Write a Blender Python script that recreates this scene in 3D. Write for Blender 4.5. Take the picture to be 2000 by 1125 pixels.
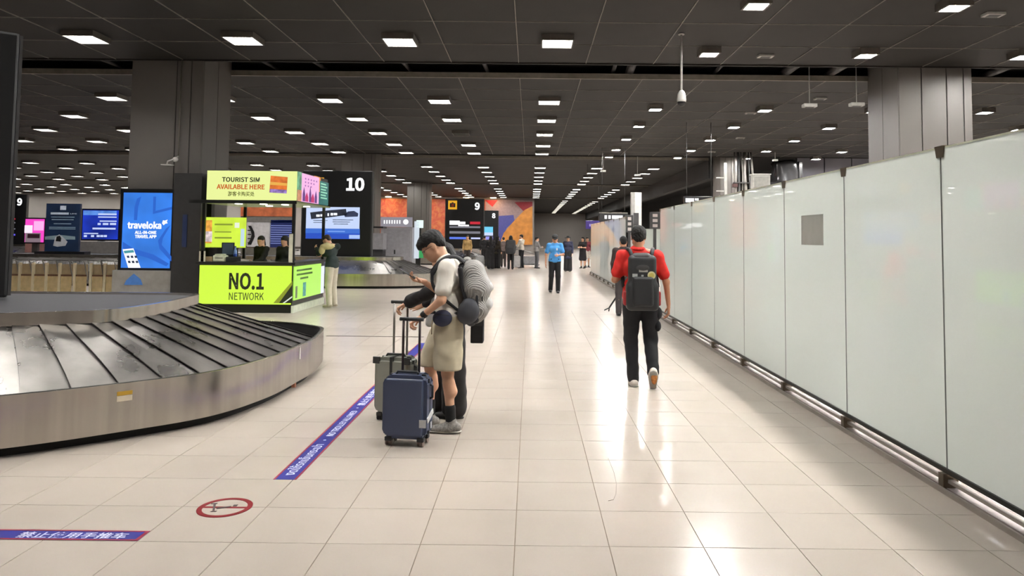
import bpy, bmesh, math, random
import numpy as np
from mathutils import Vector, Matrix
random.seed(7)
for _o in list(bpy.data.objects): bpy.data.objects.remove(_o)
SC = bpy.context.scene
COL = SC.collection
# ------------------------------------------------------------------ camera
F_PX, CX, CY, CAM_H = 1415.0, 1033.11, 386.235, 1.6268
YAW, PITCH, ROLL = (math.radians(a) for a in (0.14542, 3.16162, 0.57106))
_fw = Vector((-math.sin(YAW)*math.cos(PITCH), math.cos(YAW)*math.cos(PITCH), math.sin(PITCH)))
_r0 = Vector((math.cos(YAW), math.sin(YAW), 0)); _u0 = _r0.cross(_fw)
_rt = math.cos(ROLL)*_r0 + math.sin(ROLL)*_u0; _up = -math.sin(ROLL)*_r0 + math.cos(ROLL)*_u0
CAMP = Vector((0, 0, CAM_H))
cam_d = bpy.data.cameras.new('camera'); cam = bpy.data.objects.new('camera', cam_d); COL.objects.link(cam)
cam.matrix_world = Matrix(((_rt.x, _up.x, -_fw.x, 0), (_rt.y, _up.y, -_fw.y, 0), (_rt.z, _up.z, -_fw.z, CAM_H), (0, 0, 0, 1)))
cam_d.sensor_width = 36; cam_d.lens = F_PX*36/2000
cam_d.shift_x = (1000-CX)/2000; cam_d.shift_y = (CY-562.5)/2000
cam_d.clip_start = .05; cam_d.clip_end = 400
SC.camera = cam
def ray(x, y): return _fw + _rt*((x-CX)/F_PX) + _up*((CY-y)/F_PX)
def on_z(x, y, z=0.0): d = ray(x, y); return CAMP + d*((z-CAM_H)/d.z)
def on_y(x, y, Y): d = ray(x, y); return CAMP + d*(Y/d.y)
def on_x(x, y, X): d = ray(x, y); return CAMP + d*(X/d.x)
def project(p):
    q = Vector(p)-CAMP; d = q.dot(_fw)
    return (CX+F_PX*q.dot(_rt)/d, CY-F_PX*q.dot(_up)/d, d)
# ------------------------------------------------------------------ world, light levels, exposure
LAMP = 112.0          # radiance of the ceiling fittings
DOWN = 480.0          # radiance of the small downlights on the right
DOWN_FAR = 360.0     # radiance of the downlights deeper in the hall beyond the glass
SCREEN = 1.0
w = bpy.data.worlds.new('world'); SC.world = w; w.use_nodes = True
w.node_tree.nodes['Background'].inputs[0].default_value = (.02, .02, .021, 1)
w.node_tree.nodes['Background'].inputs[1].default_value = .5
SC.cycles.sample_clamp_indirect = 6.0
SC.view_settings.view_transform = 'Standard'; SC.view_settings.look = 'None'
SC.view_settings.exposure = 0.55; SC.view_settings.gamma = 1.0; SC.view_settings.use_curve_mapping = False
# ------------------------------------------------------------------ materials
def lin(c):
    return tuple(((v/255)/12.92 if v/255 <= .04045 else ((v/255+.055)/1.055)**2.4) for v in c)
MATS = {}
def M(name, rgb, rough=.5, metal=0., var=.12, scale=8., spec=.5, bump=0., coat=0., stretch=None):
    """procedural principled material: rgb is sRGB 0-255, var the strength of the noise in its colour"""
    if name in MATS: return MATS[name]
    m = bpy.data.materials.new(name); m.use_nodes = True; MATS[name] = m
    nt = m.node_tree; b = nt.nodes['Principled BSDF']; c = lin(rgb)
    b.inputs['Roughness'].default_value = rough; b.inputs['Metallic'].default_value = metal
    b.inputs['Specular IOR Level'].default_value = spec; b.inputs['Coat Weight'].default_value = coat
    tc = nt.nodes.new('ShaderNodeTexCoord'); mp = nt.nodes.new('ShaderNodeMapping'); no = nt.nodes.new('ShaderNodeTexNoise')
    if stretch: mp.inputs['Scale'].default_value = stretch
    no.inputs['Scale'].default_value = scale; no.inputs['Detail'].default_value = 4
    cr = nt.nodes.new('ShaderNodeValToRGB')
    lo = tuple(max(0, v*(1-var)) for v in c); hi = tuple(min(1, v*(1+var)) for v in c)
    cr.color_ramp.elements[0].position = .3; cr.color_ramp.elements[1].position = .7
    cr.color_ramp.elements[0].color = lo+(1,); cr.color_ramp.elements[1].color = hi+(1,)
    L = nt.links.new
    L(tc.outputs['Object'], mp.inputs[0]); L(mp.outputs[0], no.inputs['Vector']); L(no.outputs[0], cr.inputs[0]); L(cr.outputs[0], b.inputs['Base Color'])
    if bump:
        bp = nt.nodes.new('ShaderNodeBump'); bp.inputs['Strength'].default_value = bump; bp.inputs['Distance'].default_value = .01
        L(no.outputs[0], bp.inputs['Height']); L(bp.outputs[0], b.inputs['Normal'])
    return m
def E(name, rgb, strength=1.0, var=0.0, scale=3.0, rough=.25):
    """a surface that gives off light: screens, lit signs, lamps"""
    if name in MATS: return MATS[name]
    m = bpy.data.materials.new(name); m.use_nodes = True; MATS[name] = m
    nt = m.node_tree; b = nt.nodes['Principled BSDF']; c = lin(rgb)
    b.inputs['Base Color'].default_value = (.01, .01, .012, 1); b.inputs['Roughness'].default_value = rough
    b.inputs['Emission Strength'].default_value = strength*(.72 if strength < 1.3 else 1)
    if var:
        tc = nt.nodes.new('ShaderNodeTexCoord'); no = nt.nodes.new('ShaderNodeTexNoise'); cr = nt.nodes.new('ShaderNodeValToRGB')
        no.inputs['Scale'].default_value = scale
        cr.color_ramp.elements[0].position = .35; cr.color_ramp.elements[1].position = .65
        cr.color_ramp.elements[0].color = tuple(v*(1-var) for v in c)+(1,); cr.color_ramp.elements[1].color = tuple(min(1, v*(1+var)) for v in c)+(1,)
        nt.links.new(tc.outputs['Object'], no.inputs['Vector']); nt.links.new(no.outputs[0], cr.inputs[0]); nt.links.new(cr.outputs[0], b.inputs['Emission Color'])
    else:
        b.inputs['Emission Color'].default_value = c+(1,)
    return m
# ------------------------------------------------------------------ object helpers
def tag(o, label=None, cat=None, group=None, kind=None):
    if label: o['label'] = label
    if cat: o['category'] = cat
    if group: o['group'] = group
    if kind: o['kind'] = kind
    return o
def link(name, data, parent=None):
    o = bpy.data.objects.new(name, data); COL.objects.link(o)
    if parent is not None: o.parent = parent
    return o
def empty(name, loc=(0, 0, 0), rz=0., label=None, cat=None, group=None):
    o = link(name, None); o.location = loc; o.rotation_euler = (0, 0, rz); o.empty_display_size = .1
    return tag(o, label, cat, group)
def mesh_bm(name, bm, mats, smooth=False):
    me = bpy.data.meshes.new(name); bm.normal_update(); bm.to_mesh(me); bm.free()
    for m in (mats if isinstance(mats, (list, tuple)) else [mats]): me.materials.append(m)
    if smooth: me.polygons.foreach_set('use_smooth', [True]*len(me.polygons))
    return me
def obj(name, bm, mats, parent=None, smooth=False, loc=None, rot=None):
    o = link(name, mesh_bm(name, bm, mats, smooth), parent)
    if loc is not None: o.location = loc
    if rot is not None: o.rotation_euler = rot
    return o
def B(lo, hi, bm=None, bev=0., mi=0):
    bm = bm or bmesh.new()
    v = [bm.verts.new((x, y, z)) for z in (lo[2], hi[2]) for y in (lo[1], hi[1]) for x in (lo[0], hi[0])]
    fs = [bm.faces.new([v[i] for i in f]) for f in ((0, 2, 3, 1), (4, 5, 7, 6), (0, 1, 5, 4), (2, 6, 7, 3), (0, 4, 6, 2), (1, 3, 7, 5))]
    for f in fs: f.material_index = mi
    if bev:
        es = list({e for f in fs for e in f.edges})
        bmesh.ops.bevel(bm, geom=es, offset=bev, segments=2, affect='EDGES', profile=.6)
    return bm
def box(name, lo, hi, mat, parent=None, bev=0.):
    return obj(name, B(lo, hi, bev=bev), mat, parent)
def tube(pts, rad, bm=None, seg=10, caps=True):
    """round bar along a polyline"""
    bm = bm or bmesh.new(); pts = [Vector(p) for p in pts]; n = len(pts)
    rad = rad if isinstance(rad, (list, tuple)) else [rad]*n
    rings = []; side = None
    for i, p in enumerate(pts):
        t = (pts[min(i+1, n-1)]-pts[max(i-1, 0)]).normalized()
        if side is None: side = t.orthogonal().normalized()
        side = (side-t*side.dot(t)).normalized(); o2 = t.cross(side)
        rings.append([bm.verts.new(p+(side*math.cos(a)+o2*math.sin(a))*rad[i]) for a in (2*math.pi*j/seg for j in range(seg))])
    for a, b in zip(rings, rings[1:]):
        for j in range(seg):
            bm.faces.new((a[j], a[(j+1) % seg], b[(j+1) % seg], b[j])).smooth = True
    if caps: bm.faces.new(rings[0][::-1]); bm.faces.new(rings[-1])
    return bm
def poly_plate(pts, z0, z1, bm=None):
    """flat plate from an outline in x, y"""
    bm = bm or bmesh.new()
    a = [bm.verts.new((x, y, z0)) for x, y in pts]; b = [bm.verts.new((x, y, z1)) for x, y in pts]
    bm.faces.new(a[::-1]); bm.faces.new(b); n = len(pts)
    for i in range(n): bm.faces.new((a[i], a[(i+1) % n], b[(i+1) % n], b[i]))
    return bm
try: FONT = bpy.data.fonts.load(bpy.utils.system_resource('DATAFILES', path='fonts')+'/Noto Sans CJK Regular.woff2')
except Exception: FONT = None
def text(name, body, size, mat, parent, loc, rot=(math.pi/2, 0, 0), align='CENTER', weight=0., sx=1., width=None, thick=.0015, height=None):
    """lettering as thin raised print; default faces -y"""
    cu = bpy.data.curves.new(name, 'FONT'); cu.body = body; cu.size = size; cu.align_x = align; cu.align_y = 'CENTER'
    cu.extrude = thick
    if FONT and not any(0x0E00 <= ord(ch) < 0x0E80 for ch in body): cu.font = FONT
    cu.offset = min(weight, .016*size) if weight else 0; cu.resolution_u = 3; cu.space_character = 1.0
    t = bpy.data.objects.new(name, cu); COL.objects.link(t)
    dg = bpy.context.evaluated_depsgraph_get(); me = bpy.data.meshes.new_from_object(t.evaluated_get(dg))
    bpy.data.objects.remove(t); bpy.data.curves.remove(cu)
    me.name = name; me.materials.clear(); me.materials.append(mat)
    if width and len(me.vertices):
        xs = [v.co.x for v in me.vertices]; sx = width/max(1e-6, max(xs)-min(xs))
    sy = 1.
    if height and len(me.vertices):
        ys = [v.co.y for v in me.vertices]; sy = height/max(1e-6, max(ys)-min(ys))
    o = link(name, me, parent); o.location = loc; o.rotation_euler = rot; o.scale = (sx, sy, 1)
    return o
def catmull(keys, per, closed=True):
    P = [Vector(k) for k in keys]; n = len(P); out = []
    rng = range(n) if closed else range(n-1)
    for i in rng:
        p0, p1, p2, p3 = (P[(i+d) % n] if closed else P[min(max(i+d, 0), n-1)] for d in (-1, 0, 1, 2))
        for s in range(per):
            t = s/per
            out.append(.5*((2*p1)+(p2-p0)*t+(2*p0-5*p1+4*p2-p3)*t*t+(3*p1-p0-3*p2+p3)*t**3))
    if not closed: out.append(P[-1])
    return out
# ------------------------------------------------------------------ organic shapes: blended solids turned into one smooth skin
def cone(a, b, ra, rb=None, n=None, s=1.):
    """tapered capsule; with n, s its section is stretched by s along n"""
    return ('c', np.array(a, float), np.array(b, float), ra, ra if rb is None else rb, None if n is None else np.array(n, float)/np.linalg.norm(n), s)
def egg(c, r, R=None): return ('e', np.array(c, float), np.array(r, float), None if R is None else np.array(R, float))
def rbox(c, h, r=.02, R=None): return ('b', np.array(c, float), np.array(h, float), r, None if R is None else np.array(R, float))
def _bounds(p):
    if p[0] == 'c':
        q = max(p[3], p[4])*max(1, p[6]); return np.minimum(p[1], p[2])-q, np.maximum(p[1], p[2])+q
    q = np.max(p[2])*1.05 if p[0] == 'e' else np.linalg.norm(p[2])+p[3]
    if p[0] == 'e' and p[3] is None: return p[1]-p[2], p[1]+p[2]
    if p[0] == 'b' and p[4] is None: return p[1]-p[2]-p[3], p[1]+p[2]+p[3]
    return p[1]-q, p[1]+q
def _dist(p, X):
    if p[0] == 'c':
        _, a, b, ra, rb, n, s = p
        ab = b-a; L2 = max(ab@ab, 1e-12); v = X-a
        t = np.clip((v@ab)/L2, 0, 1); w_ = v-t[..., None]*ab
        if n is not None:
            c = w_@n; w_ = w_-(c*(1-1/s))[..., None]*n
        return np.sqrt((w_**2).sum(-1))-(ra+(rb-ra)*t)
    if p[0] == 'e':
        v = X-p[1]
        if p[3] is not None: v = v@p[3]
        k0 = np.sqrt(((v/p[2])**2).sum(-1)); k1 = np.sqrt(((v/p[2]**2)**2).sum(-1))+1e-9
        return k0*(k0-1)/k1
    v = X-p[1]
    if p[4] is not None: v = v@p[4]
    q = np.abs(v)-p[2]
    return np.sqrt((np.maximum(q, 0)**2).sum(-1))+np.minimum(q.max(-1), 0)-p[3]
def skin_grid(prims, vox=.01, k=.02, cuts=(), folds=None):
    bs = [_bounds(p) for p in prims]; pad = k+3*vox
    lo = np.min([b[0] for b in bs], 0)-pad; hi = np.max([b[1] for b in bs], 0)+pad
    n = np.ceil((hi-lo)/vox).astype(int)+1
    ax = [lo[i]+vox*np.arange(n[i]) for i in range(3)]
    D = np.full(n, .5, np.float32)
    for p, (a, b) in zip(prims, bs):
        i0 = np.maximum(((a-pad-lo)/vox).astype(int), 0); i1 = np.minimum(((b+pad-lo)/vox).astype(int)+2, n)
        sl = tuple(slice(i0[i], i1[i]) for i in range(3))
        X = np.stack(np.meshgrid(*(ax[i][sl[i]] for i in range(3)), indexing='ij'), -1)
        d = _dist(p, X); o = D[sl]; h = np.clip(.5+.5*(o-d)/k, 0, 1)
        D[sl] = o*(1-h)+d*h-k*h*(1-h)
    if folds or cuts:
        X = np.stack(np.meshgrid(*ax, indexing='ij'), -1)
        if folds:
            amp, fr = folds
            D += amp*(np.sin(X[..., 0]*fr+2.3*np.sin(X[..., 2]*fr*.45))*np.sin(X[..., 1]*fr*.8+1.7*np.sin(X[..., 2]*fr*.6+X[..., 0]*fr*.3))).astype(np.float32)
        for nrm, pt in cuts:
            nrm = np.array(nrm, float); nrm /= np.linalg.norm(nrm); D = np.maximum(D, (X-np.array(pt))@nrm)
    S = D < 0
    c = sum(S[i:n[0]-1+i, j:n[1]-1+j, l:n[2]-1+l].astype(np.int8) for i in (0, 1) for j in (0, 1) for l in (0, 1))
    act = (c > 0) & (c < 8); idx = np.argwhere(act)
    ids = np.full(act.shape, -1, np.int64); ids[act] = np.arange(len(idx))
    acc = np.zeros((len(idx), 3)); cnt = np.zeros(len(idx))
    cor = [(i, j, l) for i in (0, 1) for j in (0, 1) for l in (0, 1)]
    for a in cor:
        for b in cor:
            if sum(abs(a[i]-b[i]) for i in range(3)) == 1 and a < b:
                da = D[tuple((idx+a).T)]; db = D[tuple((idx+b).T)]; m = (da < 0) != (db < 0)
                t = np.where(m, da/np.where(m, da-db, 1), 0)
                pnt = np.array(a)+t[:, None]*(np.array(b)-np.array(a)); acc[m] += pnt[m]; cnt[m] += 1
    V = lo+vox*(idx+acc/cnt[:, None])
    Q = []
    for axn in range(3):
        o1, o2 = [(1, 2), (2, 0), (0, 1)][axn]
        sl0 = [slice(None)]*3; sl1 = [slice(None)]*3; sl0[axn] = slice(0, -1); sl1[axn] = slice(1, None)
        ch = np.argwhere(S[tuple(sl0)] != S[tuple(sl1)])
        ch = ch[(ch[:, o1] > 0) & (ch[:, o2] > 0) & (ch[:, o1] < n[o1]-1) & (ch[:, o2] < n[o2]-1)]
        ins = S[tuple(ch.T)]
        e1 = np.zeros(3, int); e1[o1] = 1; e2 = np.zeros(3, int); e2[o2] = 1
        q = np.stack([ids[tuple((ch-e1-e2).T)], ids[tuple((ch-e2).T)], ids[tuple(ch.T)], ids[tuple((ch-e1).T)]], 1)
        q[~ins] = q[~ins][:, ::-1]; Q.append(q)
    return V, np.concatenate(Q)
def skin(name, parts, mat, parent=None):
    """parts: list of keyword sets for skin_grid, joined into one mesh"""
    if isinstance(parts, dict): parts = [parts]
    VV, QQ, off = [], [], 0
    for kw in parts:
        V, Q = skin_grid(**kw); VV.append(V); QQ.append(Q+off); off += len(V)
    V = np.concatenate(VV); Q = np.concatenate(QQ)
    me = bpy.data.meshes.new(name); me.vertices.add(len(V)); me.vertices.foreach_set('co', V.ravel().astype(np.float32))
    me.loops.add(len(Q)*4); me.loops.foreach_set('vertex_index', Q.ravel().astype(np.int32))
    me.polygons.add(len(Q)); me.polygons.foreach_set('loop_start', np.arange(0, len(Q)*4, 4, dtype=np.int32))
    me.update(calc_edges=True); me.validate()
    me.polygons.foreach_set('use_smooth', np.ones(len(me.polygons), bool))
    me.materials.append(mat)
    return link(name, me, parent)
# ================================================================== SETTING
GX0, GY0, TS = -0.067, 3.9305, 0.5          # floor joints: x = GX0 + i*TS, y = GY0 + j*TS
CZ = 5.53                                   # underside of the ceiling panels
# ---- floor: grout bed, tiles on it, plain stone beyond the tiles that can be told apart
def floor_material(name, rnd=True):
    m = bpy.data.materials.new(name); m.use_nodes = True; nt = m.node_tree; b = nt.nodes['Principled BSDF']; L = nt.links.new
    tc = nt.nodes.new('ShaderNodeNewGeometry'); no = nt.nodes.new('ShaderNodeTexNoise'); no.inputs['Scale'].default_value = 1.3; no.inputs['Detail'].default_value = 5
    L(tc.outputs['Position'], no.inputs['Vector'])
    cr = nt.nodes.new('ShaderNodeValToRGB'); a, c = cr.color_ramp.elements
    a.position, c.position = .3, .7; a.color = lin((173, 162, 152))+(1,); c.color = lin((179, 168, 158))+(1,)
    L(no.outputs[0], cr.inputs[0])
    if rnd:
        oi = nt.nodes.new('ShaderNodeObjectInfo'); mr = nt.nodes.new('ShaderNodeMapRange'); mr.inputs[3].default_value = .96; mr.inputs[4].default_value = 1.02
        mx = nt.nodes.new('ShaderNodeMix'); mx.data_type = 'RGBA'; mx.blend_type = 'MULTIPLY'; mx.inputs[0].default_value = 1
        L(oi.outputs['Random'], mr.inputs[0]); L(cr.outputs[0], mx.inputs[6]); L(mr.outputs[0], mx.inputs[7]); L(mx.outputs[2], b.inputs['Base Color'])
    else: L(cr.outputs[0], b.inputs['Base Color'])
    n2 = nt.nodes.new('ShaderNodeTexNoise'); n2.inputs['Scale'].default_value = 6; L(tc.outputs['Position'], n2.inputs['Vector'])
    r2 = nt.nodes.new('ShaderNodeMapRange'); r2.inputs[3].default_value = .20; r2.inputs[4].default_value = .235
    L(n2.outputs[0], r2.inputs[0]); L(r2.outputs[0], b.inputs['Roughness'])
    b.inputs['Specular IOR Level'].default_value = .42
    return m
m_tile = floor_material('polished_tile'); m_stone = floor_material('polished_stone_far', False)
m_grout = M('grout', (120, 105, 92), .9)
fl = box('floor', (-60, -3, -.25), (24, 120, -.005), m_grout); tag(fl, kind='structure')
def tile_mesh():
    g = .0022
    return mesh_bm('floor_tile', B((g, g, -.006), (TS-g, TS-g, 0), bev=.0012), m_tile)
tm = tile_mesh()
TX0, TX1, TY1 = -17, 6, 25                   # tile index ranges
tiles = []
for i in range(TX0, TX1):
    for j in range(-2, TY1):
        cxx, cyy = GX0+(i+.5)*TS, GY0+(j+.5)*TS
        u, v, d = project((cxx, cyy, 0))
        vis = -60 < u < 2060 and v < 1190
        if vis and cyy < 10.2 and cyy > 5.5 and cxx < -3.9+0: vis = False      # under the carousel
        tiles.append((0 if not vis else 1/d**2, i, j))
tiles.sort(reverse=True)
for wgt, i, j in tiles[:300]:
    o = link('floor_tile', tm, fl); o.location = (GX0+i*TS, GY0+j*TS, 0)
bm = bmesh.new()
for wgt, i, j in tiles[300:]:
    x, y, g = GX0+i*TS, GY0+j*TS, .0022; B((x+g, y+g, -.006), (x+TS-g, y+TS-g, 0), bm)
tag(obj('floor_tiles_beyond', bm, m_tile, fl), kind='stuff')
xa, xb, ya, yb = GX0+TX0*TS, GX0+TX1*TS, GY0-2*TS, GY0+TY1*TS
bm = bmesh.new()
for lo, hi in (((-60, -3), (xa, 120)), ((xb, -3), (24, 120)), ((xa, yb), (xb, 120)), ((xa, -3), (xb, ya))): B((lo[0], lo[1], -.004), (hi[0], hi[1], 0), bm)
tag(obj('floor_stone_beyond', bm, m_stone, fl), kind='stuff')
# dark expansion joint across the floor
tag(box('trim_1', (-3.3, 11.86, 0), (-1.72, 11.91, .004), M('dark_bronze', (70, 52, 46), .5, .5)), kind='structure')
# ---- ceiling
m_panel = M('ceiling_mesh_panel', (40, 38, 36), .7, .0, var=.1, scale=1.2, spec=.2)
m_black = M('plenum_black', (16, 15, 15), .9)
m_rail = M('ceiling_rail', (128, 122, 112), .5, .3)
ce = box('ceiling', (-60, -3, CZ+.35), (24, 120, CZ+.5), m_black); tag(ce, kind='structure')
PX0, PS = -0.30, 1.5
BAYS = [(-2.5, 16.0, 24), (17.45, 33.95, 24), (35.4, 52.4, 8.7), (53.6, 70.4, 8.7), (71.4, 116, 8.7)]
pan = []
for b_, (y0, y1, xr) in enumerate(BAYS[:2]):
    ny = round((y1-y0)/PS); sy = (y1-y0)/ny
    for i in range(-40, 16):
        for j in range(ny):
            x, y = PX0+i*PS, y0+j*sy; u, v, d = project((x+.75, y+sy/2, CZ))
            if d < 1: d = 1e3
            vis = -150 < u < 2150 and v > -60
            pan.append((1/d**2 if vis else 0, x, y, sy))
pan.sort(reverse=True)
pmesh = {}
def panel_bm(x, y, sy, bm=None): return B((x+.012, y+.012, CZ), (x+PS-.012, y+sy-.012, CZ+.03), bm)
for wgt, x, y, sy in pan[:300]:
    if sy not in pmesh: pmesh[sy] = mesh_bm('ceiling_panel', B((.012, .012, 0), (PS-.012, sy-.012, .03), bev=.004), m_panel)
    o = link('ceiling_panel', pmesh[sy], ce); o.location = (x, y, CZ)
bm = bmesh.new()
for wgt, x, y, sy in pan[300:]: panel_bm(x, y, sy, bm)
tag(obj('ceiling_panels_beyond', bm, m_panel, ce), kind='stuff')
for b_, (y0, y1, xr) in enumerate(BAYS):
    if b_ > 1:
        x0 = -60 if b_ < 4 else .3
        bm = bmesh.new(); n = int((y1-y0)/PS)
        for j in range(n): B((x0, y0+j*(y1-y0)/n+.012, CZ), (xr, y0+(j+1)*(y1-y0)/n-.012, CZ+.03), bm)
        tag(obj('ceiling_panels_far', bm, m_panel, ce), kind='stuff')
    else:
        for i in range(-26, 17):                                                       # light rails in the long joints
            x = PX0+i*PS; box('ceiling_rail', (x-.007, y0, CZ-.012), (x+.007, y1, CZ+.02), m_rail, ce)
        ny = round((y1-y0)/PS); sy = (y1-y0)/ny
        for j in range(1, ny):
            if y0+j*sy > 9: box('ceiling_cross_rail', (-40, y0+j*sy-.006, CZ-.008), (24, y0+j*sy+.006, CZ+.02), m_rail, ce)
    box('ceiling_edge', (-60, y0-.03, CZ-.03), (xr, y0+.03, CZ+.10), m_rail, ce)
    box('ceiling_edge', (-60, y1-.03, CZ-.03), (xr, y1+.03, CZ+.12), m_panel, ce)
for x in [-21, -17.5, -13, -10.2, -6.4, -5.2, -3.1, -1.2, 1.9, 2.3, 4.4, 6.1, 7.2, 11, 13, 16]:      # ducts and hangers in the open slot
    obj('ceiling_duct', tube([(x, 15.6, CZ+.2), (x+.1, 17.7, CZ+.2)], .05 if x % 1 > .3 else .11, seg=8), M('duct_dark', (52, 50, 49), .6, .3), ce)
# ---- walls
m_wall = M('grey_wall', (146, 140, 136), .7, var=.05, scale=.4)
m_dark = M('dark_soffit', (44, 43, 43), .8, var=.15, scale=.5)
def mural_material():
    m = bpy.data.materials.new('mural_orange'); m.use_nodes = True; nt = m.node_tree; b = nt.nodes['Principled BSDF']; L = nt.links.new
    tc = nt.nodes.new('ShaderNodeTexCoord'); vo = nt.nodes.new('ShaderNodeTexVoronoi'); vo.inputs['Scale'].default_value = .55; wv = nt.nodes.new('ShaderNodeTexNoise'); wv.inputs['Scale'].default_value = 1.6; wv.inputs['Detail'].default_value = 8; wv.inputs['Distortion'].default_value = 2
    L(tc.outputs['Object'], vo.inputs['Vector']); L(tc.outputs['Object'], wv.inputs['Vector'])
    c1 = nt.nodes.new('ShaderNodeValToRGB'); e = c1.color_ramp.elements; e[0].position, e[1].position = .35, .65
    e[0].color = lin((158, 50, 38))+(1,); e[1].color = lin((182, 112, 62))+(1,); n = c1.color_ramp.elements.new(.5); n.color = lin((170, 78, 52))+(1,)
    L(wv.outputs[0], c1.inputs[0])
    mx = nt.nodes.new('ShaderNodeMix'); mx.data_type = 'RGBA'; mx.inputs[0].default_value = .25
    L(c1.outputs[0], mx.inputs[6]); L(vo.outputs['Color'], mx.inputs[7]); mx.inputs[7].default_value = (.8, .3, .1, 1)
    c2 = nt.nodes.new('ShaderNodeValToRGB'); c2.color_ramp.elements[0].color = lin((150, 58, 44))+(1,); c2.color_ramp.elements[1].color = lin((188, 124, 80))+(1,)
    L(vo.outputs['Distance'], c2.inputs[0]); L(c2.outputs[0], mx.inputs[7]); L(mx.outputs[2], b.inputs['Base Color']); b.inputs['Roughness'].default_value = .5
    return m
wl = box('wall_back', (-60, 70.5, 0), (.25, 70.8, CZ+.4), m_wall); tag(wl, kind='structure')
tag(box('wall_inner', (.05, 70.8, 0), (.35, 116, CZ+.4), m_wall), kind='structure')
tag(box('wall_end', (.2, 115, 0), (24, 115.3, CZ+.4), m_wall), kind='structure')
tag(box('wall_left', (-60.3, -3, 0), (-60, 71, CZ+.4), m_wall), kind='structure')
tag(box('wall_right', (20, -3, 0), (20.3, 116, CZ+.4), M('right_wall', (205, 202, 196), .7, var=.08, scale=.5)), kind='structure')
tag(box('wall_rear', (-60, -3.3, 0), (24, -3, CZ+.4), m_wall), kind='structure')
# painted mural on the back wall, lamps washing it from above
mu = empty('wall_mural', (-7.6, 70.4, 0), 0, 'orange and red painted mural along the far back wall', 'mural')
def mbox(name, x0, x1, z0, z1, mat, d=.05): return box(name, (x0+7.6, -d, z0), (x1+7.6, .05, z1), mat, mu)
mbox('orange_field', -16.5, -4.4, .9, 5.3, mural_material())
mbox('pale_field', -4.4, .15, .9, 5.3, M('mural_pale', (140, 120, 120), .6))
def mpoly(name, pts, mat, d):
    bm = poly_plate([(x+7.6, z) for x, z in pts], 0, .02); o = obj(name, bm, mat, mu); o.rotation_euler = (math.pi/2, 0, 0); o.location = (0, -d, 0)
def zz(x, y): p = on_y(x, y, 70.4); return (p.x, p.z)
mpoly('red_shape', [zz(947, 391), zz(972, 391), zz(962, 404)], M('mural_red', (170, 30, 40), .6), .06)
mpoly('red_shape', [zz(1005, 395), zz(1040, 394), zz(1040, 402), zz(1022, 412)], M('mural_dark_red', (135, 35, 45), .6), .06)
mpoly('blue_shape', [zz(972, 422), zz(1003, 420), zz(1005, 432), zz(990, 445), zz(978, 470), zz(968, 470)], M('mural_blue', (64, 68, 134), .6), .06)
mpoly('orange_hill', [zz(975, 478), zz(984, 455), zz(1000, 436), zz(1015, 420), zz(1025, 410), zz(1040, 403), zz(1040, 478)], M('mural_hill', (190, 126, 56), .6, var=.2, scale=2), .09)
# dark soffit on the right beyond the second bay, and the walls behind the glass
tag(box('trim_2', (8.7, 35.4, 4.6), (9.1, 116, CZ+.4), m_dark), kind='structure')
tag(box('wall_side', (14.5, 36, 0), (14.8, 115, CZ+.4), m_dark), kind='structure')
gp = box('wall_service', (13.2, 36.0, 0), (20, 36.3, CZ+.3), M('joint_dark', (30, 30, 32), .8)); tag(gp, kind='structure')
for k in range(5):
    box('wall_panel', (13.25+k*1.36, 35.93, 0), (14.57+k*1.36, 36.0, CZ+.2), M('service_panel', (128, 126, 134), .5, .2, var=.06, scale=1), gp, .01)
# ---- columns
m_clad = M('column_cladding', (97, 93, 89), .5, .15, var=.04, scale=1.5)
m_seam = M('column_seam', (48, 46, 44), .6)
def column(x0, x1, y0, y1, label, seams=(.31, .65, .88)):
    c = empty('column', ((x0+x1)/2, (y0+y1)/2, 0), 0, label, 'column', 'clad columns of the hall'); hw, hd = (x1-x0)/2, (y1-y0)/2
    box('core', (-hw+.02, -hd+.02, 0), (hw-.02, hd-.02, CZ+.35), m_seam, c)
    s = [0]+list(seams)+[1]
    for a, b in zip(s, s[1:]):
        for ys in (-1, 1):
            box('cladding_panel', (-hw+2*hw*a+.012, min(ys*hd, ys*(hd-.03)), .08), (-hw+2*hw*b-.012, max(ys*hd, ys*(hd-.03)), CZ+.35), m_clad, c, .006)
    for xs in (-1, 1):
        for a, b in ((-hd+.03, -.01), (.01, hd-.03)):
            box('cladding_panel', (min(xs*hw, xs*(hw-.03)), a, .08), (max(xs*hw, xs*(hw-.03)), b, CZ+.35), m_clad, c, .006)
    return c
column(-8.95, -7.33, 16.0, 17.5, 'thick grey column behind the blue app screen', (.63, .83))
column(8.17, 9.81, 16.0, 17.5, 'thick grey column rising above the glass wall on the right')
column(-8.95, -7.33, 34, 35.4, 'grey column rising behind the carousel ten board')
column(-8.95, -7.33, 52.3, 53.6, 'grey column in front of the orange mural')
column(8.9, 9.7, 34, 35.4, 'narrow grey column beside service pipes beyond the glass')
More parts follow.
